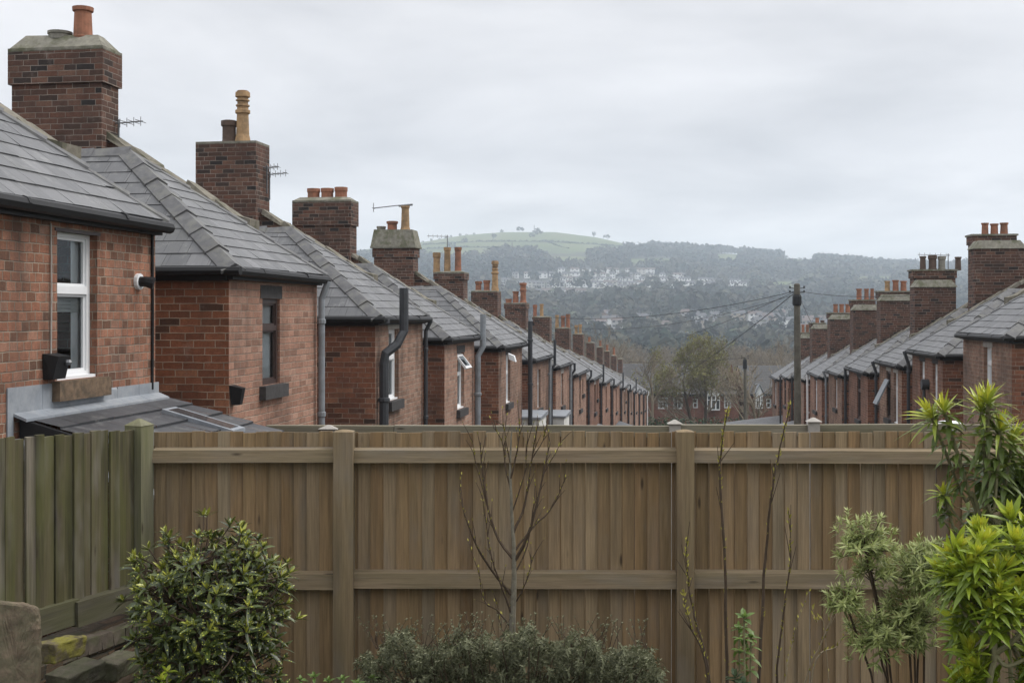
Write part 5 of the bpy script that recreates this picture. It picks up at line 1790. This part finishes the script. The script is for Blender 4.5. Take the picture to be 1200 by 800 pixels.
# ------------------------------------------------------------------ houses beyond the lane
def gable_house(name, label, px0, px1, Y, yeave, yridge, depth, wins, group, hip_right=False, gable=None, sky=None, chim=True):
    x0, x1 = P(px0, 0, Y).x, P(px1, 0, Y).x
    xc = (x0 + x1) / 2
    zb = min(tz(x0, Y), tz(x1, Y)) - .2
    root = tag(empty(name, (xc, Y, zb)), label, 'house', group)
    hw = (x1 - x0) / 2
    ze = P(0, yeave, Y).z - zb
    zr = P(0, yridge, Y + depth / 2).z - zb
    X = lambda px: P(px, 0, Y).x - xc
    Zz = lambda py: P(0, py, Y).z - zb
    mb = MB()
    ops = [(X(a) + hw, X(b) + hw, Zz(d), Zz(c)) for a, b, c, d in wins]
    wall_face(mb, (-hw, 0, 0), (1, 0, 0), 2 * hw, 0, ze, ops, (0, 1, 0), .12)
    for x in (-hw, hw):
        mb.poly([(x, 0, 0), (x, depth, 0), (x, depth, ze), (x, depth / 2, zr - .1), (x, 0, ze)])
    mb.poly([(-hw, depth, 0), (hw, depth, 0), (hw, depth, ze), (-hw, depth, ze)])
    mb.build('wall', M['far_brick'], root)
    mb = MB()
    o = .35
    hr = 2.2 if hip_right else 0
    slate_plane(mb, (-hw - .05, -o, ze - .05), (hw + .1, -o, ze - .05), (hw + .1 - hr, depth / 2, zr), (-hw - .05, depth / 2, zr), gauge=.3)
    slate_plane(mb, (hw + .1, depth + o, ze - .05), (-hw - .05, depth + o, ze - .05), (-hw - .05, depth / 2, zr), (hw + .1 - hr, depth / 2, zr), gauge=.3)
    rf = mb.build('roof', M['tile_far'], root)
    mb = MB()
    mb.box(-hw - .05, hw + .1, -o - .08, -o + .02, ze - .22, ze - .055)
    mb.build('gutter', M['black'], root)
    for a, b, c, d in wins:
        mb = MB()
        u0, u1, z0, z1 = X(a), X(b), Zz(d), Zz(c)
        ft = .09
        mb.box(u0, u0 + ft, .06, .12, z0, z1)
        mb.box(u1 - ft, u1, .06, .12, z0, z1)
        mb.box(u0 + ft, u1 - ft, .06, .12, z0, z0 + ft)
        mb.box(u0 + ft, u1 - ft, .06, .12, z1 - ft, z1)
        if u1 - u0 > .7:
            mb.box((u0 + u1) / 2 - .04, (u0 + u1) / 2 + .04, .055, .115, z0 + ft, z1 - ft)
        mb.box(u0 + ft, u1 - ft, .064, .118, z1 - .45, z1 - .38)
        wn = mb.build('window', M['upvc'], root)
        mb = MB()
        mb.poly([(u0 + ft, .1, z0 + ft), (u1 - ft, .1, z0 + ft), (u1 - ft, .1, z1 - ft), (u0 + ft, .1, z1 - ft)])
        mb.build('pane', M['glass'], wn)
        mb = MB()
        cw = (u1 - u0) * .28
        mb.box(u0 + .05, u0 + cw, .2, .22, z0, z1)
        mb.box(u1 - cw, u1 - .05, .2, .22, z0, z1)
        mb.build('curtain', M['cloth'], wn)
    if gable:
        a, b, yp, ye, yb = gable
        g0, g1, gz, ge, gb = X(a), X(b), Zz(yp), Zz(ye), Zz(yb)
        gm = (g0 + g1) / 2
        mb = MB()
        mb.box(g0 + .12, g1 - .12, -.55, -.002, gb, ge)
        bay = mb.build('bay_window', M['upvc'], root)
        mb = MB()
        w_ = (g1 - g0 - .24) / 3
        for k in range(3):
            mb.box(g0 + .2 + k * w_, g0 + .06 + (k + 1) * w_, -.56, -.553, gb + .12, ge - .5)
            mb.box(g0 + .2 + k * w_, g0 + .06 + (k + 1) * w_, -.56, -.553, ge - .42, ge - .1)
        mb.build('pane', plain('dark pane', (.05, .055, .06), .1, .6, .3, 2), bay)
        mb = MB()
        mb.faces([(g0 + .05, -.6, ge), (g1 - .05, -.6, ge), (gm, -.6, gz), (g0 + .05, 2.5, ge), (g1 - .05, 2.5, ge), (gm, 2.5, gz)], [(0, 1, 2), (3, 5, 4), (0, 2, 5, 3), (1, 4, 5, 2), (0, 3, 4, 1)])
        for k in range(7):
            xx = g0 + .2 + (g1 - g0 - .4) * k / 6
            hgt = (gz - ge) * (1 - abs(xx - gm) / ((g1 - g0) / 2))
            mb.box(xx - .03, xx + .03, -.62, -.602, ge, ge + max(.02, hgt * .9))
        mb.build('gable_cladding', M['upvc'], bay)
        mb = MB()
        mb.hexa([(g0 - .1, -.75, ge - .06), (gm, -.75, gz + .06), (gm, 2.6, gz + .06), (g0 - .1, 2.6, ge - .06)], [(g0 - .1, -.75, ge + .06), (gm, -.75, gz + .18), (gm, 2.6, gz + .18), (g0 - .1, 2.6, ge + .06)])
        mb.hexa([(g1 + .1, -.75, ge - .06), (gm, -.75, gz + .06), (gm, 2.6, gz + .06), (g1 + .1, 2.6, ge - .06)], [(g1 + .1, -.75, ge + .06), (gm, -.75, gz + .18), (gm, 2.6, gz + .18), (g1 + .1, 2.6, ge + .06)])
        mb.build('gable_roof', M['lead'], bay)
    if sky:
        a, b, yt, yb = sky
        mb = MB()
        t0 = (Zz(yb) - ze) / (zr - ze) * (depth / 2 + o) - o + .55
        mb.box(X(a), X(b), t0 - .9, t0 + 1.3, Zz(yb), Zz(yt))
        sb = mb.build('dormer', M['upvc'], rf)
    if chim:
        mb = MB()
        mb.box(-hw + .6, -hw + 1.5, depth / 2 - .3, depth / 2 + .3, zr - .5, zr + 1.0)
        mb.build('chimney', M['brick_stack'], rf)
    return root


grp = 'brick houses across the lower lane'
gable_house('brick_house', 'brick house with white dormer and wide windows, behind the left terrace end', 726, 805, 116, 460.5, 426, 8, [(751, 759, 465, 478), (771, 783, 465.5, 479), (789, 800, 465.5, 479)], grp, sky=(775, 783.5, 444.5, 454), chim=False)
gable_house('brick_house', 'brick house with white gabled bay window behind the spring green tree', 805.4, 866, 116, 460.8, 425, 8, [(812, 818, 467, 478), (848.5, 857, 465, 478)], grp, hip_right=True, gable=(826, 844, 451, 462.5, 480), chim=False)
gable_house('brick_house', 'brick house with pale gable behind the far telegraph pole', 874, 925, 116, 460.5, 428, 8, [(898, 904, 467, 478)], grp, gable=(883, 894, 451, 463, 478), chim=False)
# white downpipe and gate post of the middle house
# hedge in front of them
def quad_cloud(mb, c, rad, n, size, rn=(0, 1), shell=.5, flat=1.0):
    c = Vector(c)
    for _ in range(n):
        d = rand_dir(-1.1)
        f = shell + (1 - shell) * R.random() ** .5
        p = c + Vector((d.x * rad[0], d.y * rad[1], d.z * rad[2])) * f
        nn = (d + rand_dir(-1.1) * .8).normalized()
        x = nn.orthogonal().normalized()
        y = nn.cross(x)
        a = R.uniform(0, 6.28)
        u, v = x * math.cos(a) + y * math.sin(a), y * math.cos(a) - x * math.sin(a)
        s_ = size * R.uniform(.6, 1.3)
        mb.poly([p - u * s_, p - v * s_ * .6, p + u * s_, p + v * s_ * .6], 0, rn[0] + (rn[1] - rn[0]) * R.random())


x0, x1 = P(736, 0, 101).x, P(868, 0, 101).x
root = tag(empty('hedge', ((x0 + x1) / 2, 101, tz(x0, 101))), 'clipped green hedge in front of the brick houses across the lower lane', 'hedge')
mb = MB()
zz = P(0, 489, 101).z - tz(x0, 101)
mb2 = MB()
for k in range(60):
    x = -(x1 - x0) / 2 + (x1 - x0) * k / 59
    quad_cloud(mb, (x, R.uniform(-.3, .3), zz * .55), (.45, .5, zz * .47), 60, .12, (0, 1), .6)
    if k % 4 == 0:
        mb2.tube([(x, 0, -.1), (x + .1, .05, zz * .7)], .04, 5)
mb.build('foliage', M['evergreen'], root)
mb2.build('stem', M['bark_dark'], root)

# ------------------------------------------------------------------ trees
def bare_tree(seed, H, spread=.55, levels=4, lean=.0, twig=.02, kids=(7, 6, 6, 5), multi=1):
    r_ = random.Random(seed)
    tr, cr = MB(), MB()
    tips = []

    def branch(p, d, L, r, lev):
        n = 4 if lev < 2 else 3
        pts = [p]
        for i in range(n):
            d = (d + Vector((r_.gauss(0, .13), r_.gauss(0, .13), r_.gauss(.05, .08)))).normalized()
            pts.append(pts[-1] + d * (L / n))
        rad = [r * (1 - .6 * i / n) for i in range(n + 1)]
        (tr if lev == 0 else cr).tube(pts, rad, 7 if lev == 0 else (5 if lev == 1 else 3), 0, r_.random(), caps=False)
        if lev >= levels:
            tips.append(pts[-1])
            return
        k = kids[lev]
        for i in range(k):
            t = .3 + .7 * (i + r_.random()) / k if lev == 0 else .2 + .8 * (i + r_.random()) / k
            f = t * n
            j = min(n - 1, int(f))
            q = pts[j].lerp(pts[j + 1], f - j)
            a = r_.uniform(0, 6.28)
            x = d.orthogonal().normalized()
            y = d.cross(x)
            o = x * math.cos(a) + y * math.sin(a)
            ang = r_.uniform(.45, .95) * (1.15 if lev == 0 else 1)
            dd = (d * math.cos(ang) + o * math.sin(ang) + UP * .12).normalized()
            branch(q, dd, L * r_.uniform(.45, .68) * (1.1 - .35 * t), max(twig, rad[j] * .55), lev + 1)
    for k in range(multi):
        d0 = Vector((r_.gauss(lean, .06) + (k - (multi - 1) / 2) * .35, r_.gauss(0, .08), 1)).normalized()
        branch(Vector((k * .2, 0, -.3)), d0, H * .62, H * .02, 0)
    return tr, cr, tips


protos = []
for k, (H_, kids, mu) in enumerate(((11, (6, 5, 5, 3), 1), (9, (6, 5, 4, 3), 2), (13, (7, 5, 5, 4), 1), (7, (5, 5, 4, 3), 3))):
    tr, cr, tips = bare_tree(100 + k, H_, kids=kids, multi=mu, twig=.022)
    root = empty('bare_tree', (0, 0, 0))
    tr.build('trunk', M['bark_twig'], root)
    cr.build('crown', M['bark_twig'], root)
    protos.append((root, H_))
used = [False] * 4


def place_tree(px, Y, top, kind, label, group='bare trees beyond the terraces'):
    p0, H_ = protos[kind]
    x = P(px, 0, Y).x
    z = tz(x, Y)
    if used[kind]:
        o = copy_tree(p0)
    else:
        o = p0
        used[kind] = True
    s_ = max(.3, (P(0, top, Y).z - z) / (H_ * .98))
    o.location = (x, Y, z)
    o.scale = (s_ * 1.05, s_ * 1.05, s_)
    o.rotation_euler = (0, 0, R.uniform(0, 6.28))
    tag(o, label, 'tree', group)
    return o


place_tree(760, 104, 396, 0, 'bare tree standing before the dark roof, left of the spring green tree')
place_tree(885, 98, 404, 1, 'dark bare tree beside the far telegraph pole')
place_tree(690, 135, 362, 2, 'tall bare tree rising behind the lower left chimneys')
place_tree(735, 150, 372, 2, 'broad bare tree above the lower end of the left terrace')
place_tree(915, 140, 378, 0, 'slim bare tree against the hill left of the tall telegraph pole')
MASS = 'bare winter tree in the belt of trees behind the brick houses'
for k in range(92):
    Y = R.uniform(135, 330)
    px = R.uniform(628, 985)
    if R.random() < .25:
        px = R.uniform(480, 1080)
    place_tree(px, Y, R.uniform(388, 425) + (Y < 190) * 8, R.randrange(4), MASS, 'belt of bare trees in the valley')

# spring green tree
tr, cr, tips = bare_tree(555, 8.6, kids=(8, 6, 5, 3), multi=2, twig=.016)
x = P(821, 0, 109).x
root = tag(empty('spring_tree', (x, 109, tz(x, 109))), 'round tree in yellow green spring flush before the brick houses', 'tree')
tr.build('trunk', M['bark_dark'], root)
cr.build('branch', M['bark_twig'], root)
mb = MB()
for q in tips:
    if q.z < 3.6:
        continue
    for _ in range(9):
        p = q + rand_dir(-1.1) * R.uniform(.05, .42)
        nn = rand_dir(-1.1)
        xx = nn.orthogonal().normalized()
        yy = nn.cross(xx)
        s_ = R.uniform(.04, .085)
        mb.poly([p - xx * s_, p - yy * s_ * .6, p + xx * s_, p + yy * s_ * .6], 0, R.random())
mb.build('crown', M['catkin'], root)
zmax = max(q.z for q in tips)
s_ = (P(0, 391, 109).z - tz(x, 109)) / zmax
root.scale = (s_ * .9, s_ * .9, s_)

# ------------------------------------------------------------------ hillside: woods, hedgerows, white houses
HOUSE_ROWS = [(337, 606, 872, 32), (332, 640, 850, 18), (326.5, 598, 812, 15), (320.5, 655, 768, 9), (352, 604, 702, 15), (347, 618, 690, 8), (334, 556, 600, 5), (333, 836, 868, 4), (366, 905, 932, 4), (341, 700, 760, 5)]
pal = {'w': (.80, .80, .78), 'c': (.55, .53, .48), 'g': (.42, .41, .40), 'b': (.26, .19, .15), 's': (.36, .31, .25)}
WM = {k: plain('hill wall ' + k, v, .9, .2, .1, .5) for k, v in pal.items()}
RM = {k: plain('hill roof ' + k, v, .8, .2, .2, .5) for k, v in {'g': (.095, .095, .10), 'r': (.12, .095, .085)}.items()}
DK = plain('hill window', (.06, .065, .07), .3, .4, .1, .5)
hproto = {}


def hill_house_mesh(wk, rk, wide):
    mb = MB()
    hw, dp, he, hr = wide / 2, 2.6, 4.4, 6.0
    mb.box(-hw, hw, -dp, dp, -2, he, 0)
    mb.faces([(-hw - .3, -dp - .4, he - .1), (hw + .3, -dp - .4, he - .1), (hw + .3, dp + .4, he - .1), (-hw - .3, dp + .4, he - .1), (-hw, 0, hr), (hw, 0, hr)], [(0, 1, 5, 4), (2, 3, 4, 5), (0, 4, 3), (1, 2, 5)], 1)
    mb.box(-.5, .4, -.4, .4, hr - .6, hr + .8, 2)
    for a in (-.55, .45):
        for z in (.9, 3.2):
            mb.box(a * hw - .7, a * hw + .7, -dp - .03, -dp + .05, z, z + 1.0, 2)
    return mb, [WM[wk], RM[rk], DK]


def place_hill(px, py, wk, rk, wide, label, group):
    key = (wk, rk, wide)
    p = ground_hit(px, py)
    if key not in hproto:
        mb, mats = hill_house_mesh(*key)
        o = hproto[key] = mb.build('hillside_house', mats)
    else:
        o = hproto[key].copy()
        COL.objects.link(o)
    o.location = p
    o.rotation_euler = (0, 0, R.uniform(-.25, .25))
    tag(o, label, 'house', group)
    return p


hillspots = []
for py, a, b, n in HOUSE_ROWS:
    for k in range(n):
        px = a + (b - a) * (k + .5 + R.uniform(-.3, .3)) / n
        y = py + R.uniform(-.45, .45) + (px - 700) * .004
        place_hill(px, y, R.choice('wwwwwcg'), R.choice('gggr'), R.choice((5, 6.5, 8.5)), 'small white walled house in the rows across the distant hillside', 'white houses on the far hillside')
        hillspots.append((px, y))
for k in range(24):
    px, py = R.uniform(690, 930), R.uniform(374, 392)
    if px > 940:
        px, py = R.uniform(945, 1000), R.uniform(378, 398)
    place_hill(px, py, R.choice('csgbgw'), R.choice('ggr'), R.choice((5.5, 7.5)), 'brown and buff house among bare trees on the valley floor', 'houses on the valley floor')
    hillspots.append((px, py))
for k in range(16):
    px, py = R.uniform(940, 1010), R.uniform(370, 396)
    place_hill(px, py, R.choice('csbbg'), R.choice('grr'), 9, 'buff house on the valley side behind the tall telegraph pole and right roofs', 'houses on the valley side')
    hillspots.append((px, py))

hs = np.array(hillspots)
rng = np.random.default_rng(5)


def crowns_mesh(name, pts, rad, colr, nq, label, qs=.42):
    """many crowns of small faces as one sheet of mesh"""
    n = len(pts)
    d = rng.normal(size=(n, nq, 3))
    d[..., 2] = np.abs(d[..., 2]) * 1.0 - .25
    d /= np.linalg.norm(d, axis=2, keepdims=True)
    f = .55 + .45 * rng.random((n, nq, 1)) ** .5
    rr = np.stack([rad, rad, rad * 1.1], 1)[:, None, :]
    c = pts[:, None, :] + np.stack([np.zeros(n), np.zeros(n), rad * .9], 1)[:, None, :] + d * f * rr
    nn = d + rng.normal(size=d.shape) * .45
    nn /= np.linalg.norm(nn, axis=2, keepdims=True)
    a = np.cross(nn, rng.normal(size=d.shape))
    a /= np.linalg.norm(a, axis=2, keepdims=True)
    b = np.cross(nn, a)
    s = (rad * qs)[:, None, None] * (.5 + .9 * rng.random((n, nq, 1)))
    v = np.stack([c - a * s, c - b * s * .7, c + a * s, c + b * s * .7], 2).reshape(-1, 3)
    nf = n * nq
    me = bpy.data.meshes.new(name)
    me.vertices.add(nf * 4)
    me.vertices.foreach_set('co', v.astype(np.float32).ravel())
    me.loops.add(nf * 4)
    me.loops.foreach_set('vertex_index', np.arange(nf * 4, dtype=np.int32))
    me.polygons.add(nf)
    me.polygons.foreach_set('loop_start', np.arange(0, nf * 4, 4, dtype=np.int32))
    at = me.attributes.new('rnd', 'FLOAT', 'FACE')
    at.data.foreach_set('value', np.clip(np.repeat(colr, nq) + rng.normal(size=nf) * .05, 0, 1).astype(np.float32))
    me.materials.append(M['wood_far'])
    me.update(calc_edges=True)
    me.validate()
    o = bpy.data.objects.new(name, me)
    COL.objects.link(o)
    return o


pts, rad, colr = [], [], []
tries = 0
while len(pts) < 9000 and tries < 60000:
    tries += 1
    Y = math.sqrt(R.uniform(330 ** 2, 1860 ** 2))
    px = R.uniform(330, 1300)
    X = (px - HX) / F * Y
    z = tz(X, Y)
    py = HY - F * z / Y
    if Y > 1000 and (is_field(px, py - 6) or is_field(px, py)) and R.random() > .004:
        continue
    if len(hs):
        dd = (np.abs(hs[:, 0] - px) < 8) & (py - hs[:, 1] > -1.5) & (py - hs[:, 1] < 10)
        if dd.any() and R.random() < (.93 if py < 362 else .5):
            continue
        near = (np.abs(hs[:, 0] - px) < 10) & (np.abs(hs[:, 1] - py) < 6)
        if near.any() and R.random() < .4:
            continue
    n_ = math.sin(X * .012 + 2) * math.sin(Y * .01) + .6 * math.sin(X * .03 + Y * .021)
    base_r = (3.0 if Y < 700 else 4.2) * (1 + .35 * R.random())
    if py > 340 and R.random() < .3 and n_ < -.5:
        continue
    pts.append((X, Y, z - .5))
    rad.append(base_r * R.uniform(.75, 1.35))
    c = .35 + .22 * n_ + R.gauss(0, .16)
    if R.random() < .08:
        c = 1.0
    colr.append(min(1, max(0, c)))
o = crowns_mesh('hillside_woodland', np.array(pts), np.array(rad), np.array(colr), 26, '')
tag(o, 'grey green winter woodland covering the far hillside and valley', 'woodland', kind='stuff')

# hedgerows and single trees on the green hilltop
for lab, line in (('dark hedgerow crossing the green hilltop fields from left to right', [(496, 287), (560, 283.5), (640, 283.5), (700, 287), (745, 291)]),
                  ('short hedgerow running down the middle of the hilltop fields', [(640, 283.5), (652, 288), (668, 292)]),
                  ('thin hedgerow along the left shoulder of the hill', [(500, 292), (545, 290), (600, 291)])):
    pp = []
    for (a, b) in zip(line, line[1:]):
        k = max(3, int(abs(b[0] - a[0]) / 1.6))
        for i in range(k):
            t = i / k
            g = ground_hit(a[0] + (b[0] - a[0]) * t, a[1] + (b[1] - a[1]) * t, 900)
            pp.append((g.x, g.y, g.z - .8))
    o = crowns_mesh('hedge', np.array(pp), np.full(len(pp), 1.5) * rng.uniform(.6, 1.3, len(pp)), rng.uniform(.0, .4, len(pp)), 24, '')
    tag(o, lab, 'hedge', 'hedgerows on the green hill')


def far_tree(px, top, hpx, label, group=None, col=.2):
    Y = 1846.0
    X = (px - HX) / F * Y
    z = tz(X, Y)
    zt = (HY - top) / F * Y
    r_ = max(2.5, hpx * Y / F / 2.2)
    root = tag(empty('hilltop_tree', (X, Y, z)), label, 'tree', group)
    mb = MB()
    quad_cloud(mb, (0, 0, zt - z - r_), (r_, r_, r_), 130, r_ * .22, (max(0, col - .15), col + .15), .4)
    mb.build('crown', M['wood_far'], root)
    mb = MB()
    mb.tube([(0, 0, -1), (0, 0, zt - z - r_)], [.5, .3], 6)
    mb.build('trunk', M['bark_dark'], root)


far_tree(696, 271, 6, 'lone round tree standing out on the bare hilltop skyline', col=.15)
far_tree(588, 268.5, 5, 'small tree on the hilltop skyline left of the mast', col=.2)
SK = 'tree on the wooded skyline of the hill'
for k in range(46):
    px = 752 + 430 * k / 45 + R.uniform(-4, 4)
    y = float(np.interp(px, SKX, SKY))
    far_tree(px, y - R.uniform(2.5, 6), R.uniform(5, 9), SK, 'trees along the hill skyline', R.choice((.1, .3, .5, .6)))
for k in range(8):
    px = 497 + 8 * k + R.uniform(-3, 3)
    y = float(np.interp(px, SKX, SKY))
    far_tree(px, y - R.uniform(1.5, 3), R.uniform(3, 5), 'small tree on the left shoulder of the hill skyline', 'trees on the left hill shoulder', .2)
X, Y = (626 - HX) / F * 1840, 1840.0
root = tag(empty('radio_mast', (X, Y, tz(X, Y))), 'thin radio mast on the bare hilltop', 'mast')
mb = MB()
hgt = (HY - 263.5) / F * Y - tz(X, Y)
for a in (0, 2.1, 4.2):
    mb.tube([(math.cos(a) * .7, math.sin(a) * .7, -.5), (math.cos(a) * .25, math.sin(a) * .25, hgt)], .28, 4)
for k in range(6):
    mb.tube([(math.cos(k * 2.1) * .6, math.sin(k * 2.1) * .6, hgt * k / 6), (math.cos(k * 2.1 + 2.1) * .5, math.sin(k * 2.1 + 2.1) * .5, hgt * (k + 1) / 6)], .08, 4)
mb.build('lattice', M['steel'], root)

# ------------------------------------------------------------------ air
mb = MB()
mb.box(-1300, 1950, -130, 2650, -24, 150)
hz = mb.build('haze', None)
hz.data.materials.clear()
hm = bpy.data.materials.new('haze')
hm.use_nodes = True
nt = hm.node_tree
nt.nodes.remove(nt.nodes['Principled BSDF'])
pv = nt.nodes.new('ShaderNodeVolumePrincipled')
pv.inputs['Color'].default_value = (.78, .885, 1.0, 1)
pv.inputs['Density'].default_value = .00042
pv.inputs['Anisotropy'].default_value = .2
nt.links.new(pv.outputs[0], nt.nodes['Material Output'].inputs['Volume'])
hz.data.materials.append(hm)
tag(hz, 'thin blue grey haze in the air over the valley', 'haze', kind='stuff')

# ------------------------------------------------------------------ sky, sun, camera
SUN_EL, SUN_AZ = math.radians(52), math.radians(78)      # azimuth from +Y towards +X
wd = bpy.data.worlds.new('World')
scene.world = wd
wd.use_nodes = True
nt = wd.node_tree
nt.nodes.clear()


def N(typ, **kw):
    n_ = nt.nodes.new(typ)
    for k, v in kw.items():
        setattr(n_, k, v)
    return n_


def W(a, b):
    nt.links.new(a, b)


def wmath(op, a, b):
    n_ = N('ShaderNodeMath', operation=op)
    for s_, v in zip(n_.inputs, (a, b)):
        if isinstance(v, (int, float)):
            s_.default_value = v
        else:
            W(v, s_)
    return n_.outputs[0]


tc = N('ShaderNodeTexCoord')
sp = N('ShaderNodeSeparateXYZ')
W(tc.outputs['Generated'], sp.inputs[0])
zc = wmath('MAXIMUM', sp.outputs[2], 0.0)
den = wmath('ADD', zc, .16)
cx, cy = wmath('DIVIDE', sp.outputs[0], den), wmath('DIVIDE', sp.outputs[1], den)
cmb = N('ShaderNodeCombineXYZ')
W(cx, cmb.inputs[0])
W(cy, cmb.inputs[1])
n1 = N('ShaderNodeTexNoise')
W(cmb.outputs[0], n1.inputs['Vector'])
n1.inputs['Scale'].default_value = 1.0
n1.inputs['Detail'].default_value = 7
n1.inputs['Roughness'].default_value = .52
n1.inputs['Distortion'].default_value = .25
rp = N('ShaderNodeValToRGB')
W(n1.outputs['Fac'], rp.inputs[0])
el = rp.color_ramp.elements
el[0].position, el[0].color = .36, (.815, .81, .812, 1)
el[1].position, el[1].color = .64, (1.17, 1.15, 1.135, 1)
rz_ = N('ShaderNodeValToRGB')
W(zc, rz_.inputs[0])
el = rz_.color_ramp.elements
el[0].position, el[0].color = 0, (.78, .785, .80, 1)
el[1].position, el[1].color = 1, (1.55, 1.58, 1.64, 1)
for p_, c_ in ((.06, (.74, .745, .76)), (.13, (.60, .61, .635)), (.26, (.68, .685, .705)), (.5, (1.15, 1.16, 1.19))):
    e_ = el.new(p_)
    e_.color = (*c_, 1)
mx = N('ShaderNodeMixRGB', blend_type='MULTIPLY')
mx.inputs[0].default_value = 1
W(rp.outputs[0], mx.inputs[1])
W(rz_.outputs[0], mx.inputs[2])
bg1 = N('ShaderNodeBackground')
W(mx.outputs[0], bg1.inputs[0])
bg1.inputs[1].default_value = .98
st_ = N('ShaderNodeTexSky', sky_type='NISHITA')
st_.sun_disc = False
st_.sun_elevation = SUN_EL
st_.sun_rotation = SUN_AZ
bg2 = N('ShaderNodeBackground')
W(st_.outputs[0], bg2.inputs[0])
bg2.inputs[1].default_value = .06
ms_ = N('ShaderNodeMixShader')
ms_.inputs[0].default_value = .08
W(bg1.outputs[0], ms_.inputs[1])
W(bg2.outputs[0], ms_.inputs[2])
ow = N('ShaderNodeOutputWorld')
W(ms_.outputs[0], ow.inputs[0])

sun = bpy.data.lights.new('sun', 'SUN')
sun.energy = 1.7
sun.angle = math.radians(24)
sun.color = (1, .96, .9)
so = bpy.data.objects.new('sun', sun)
COL.objects.link(so)
dvec = Vector((math.sin(SUN_AZ) * math.cos(SUN_EL), math.cos(SUN_AZ) * math.cos(SUN_EL), math.sin(SUN_EL)))
so.rotation_euler = dvec.to_track_quat('Z', 'Y').to_euler()

cam = bpy.data.cameras.new('camera')
cam.sensor_width = 36
cam.lens = F / 1200 * 36
cam.shift_y = -(400 - HY) / 1200
cam.clip_end = 8000
cam.clip_start = .05
co = bpy.data.objects.new('camera', cam)
COL.objects.link(co)
co.rotation_euler = (math.pi / 2, 0, 0)
scene.camera = co

scene.render.engine = 'CYCLES'
scene.cycles.use_denoising = True
scene.cycles.max_bounces = 6
scene.cycles.diffuse_bounces = 3
scene.cycles.glossy_bounces = 3
scene.cycles.transparent_max_bounces = 12
scene.cycles.volume_bounces = 1
scene.cycles.sample_clamp_indirect = 6
scene.view_settings.view_transform = 'Standard'
scene.view_settings.look = 'None'
scene.view_settings.gamma = 1
scene.view_settings.exposure = .45
scene.view_settings.use_curve_mapping = False
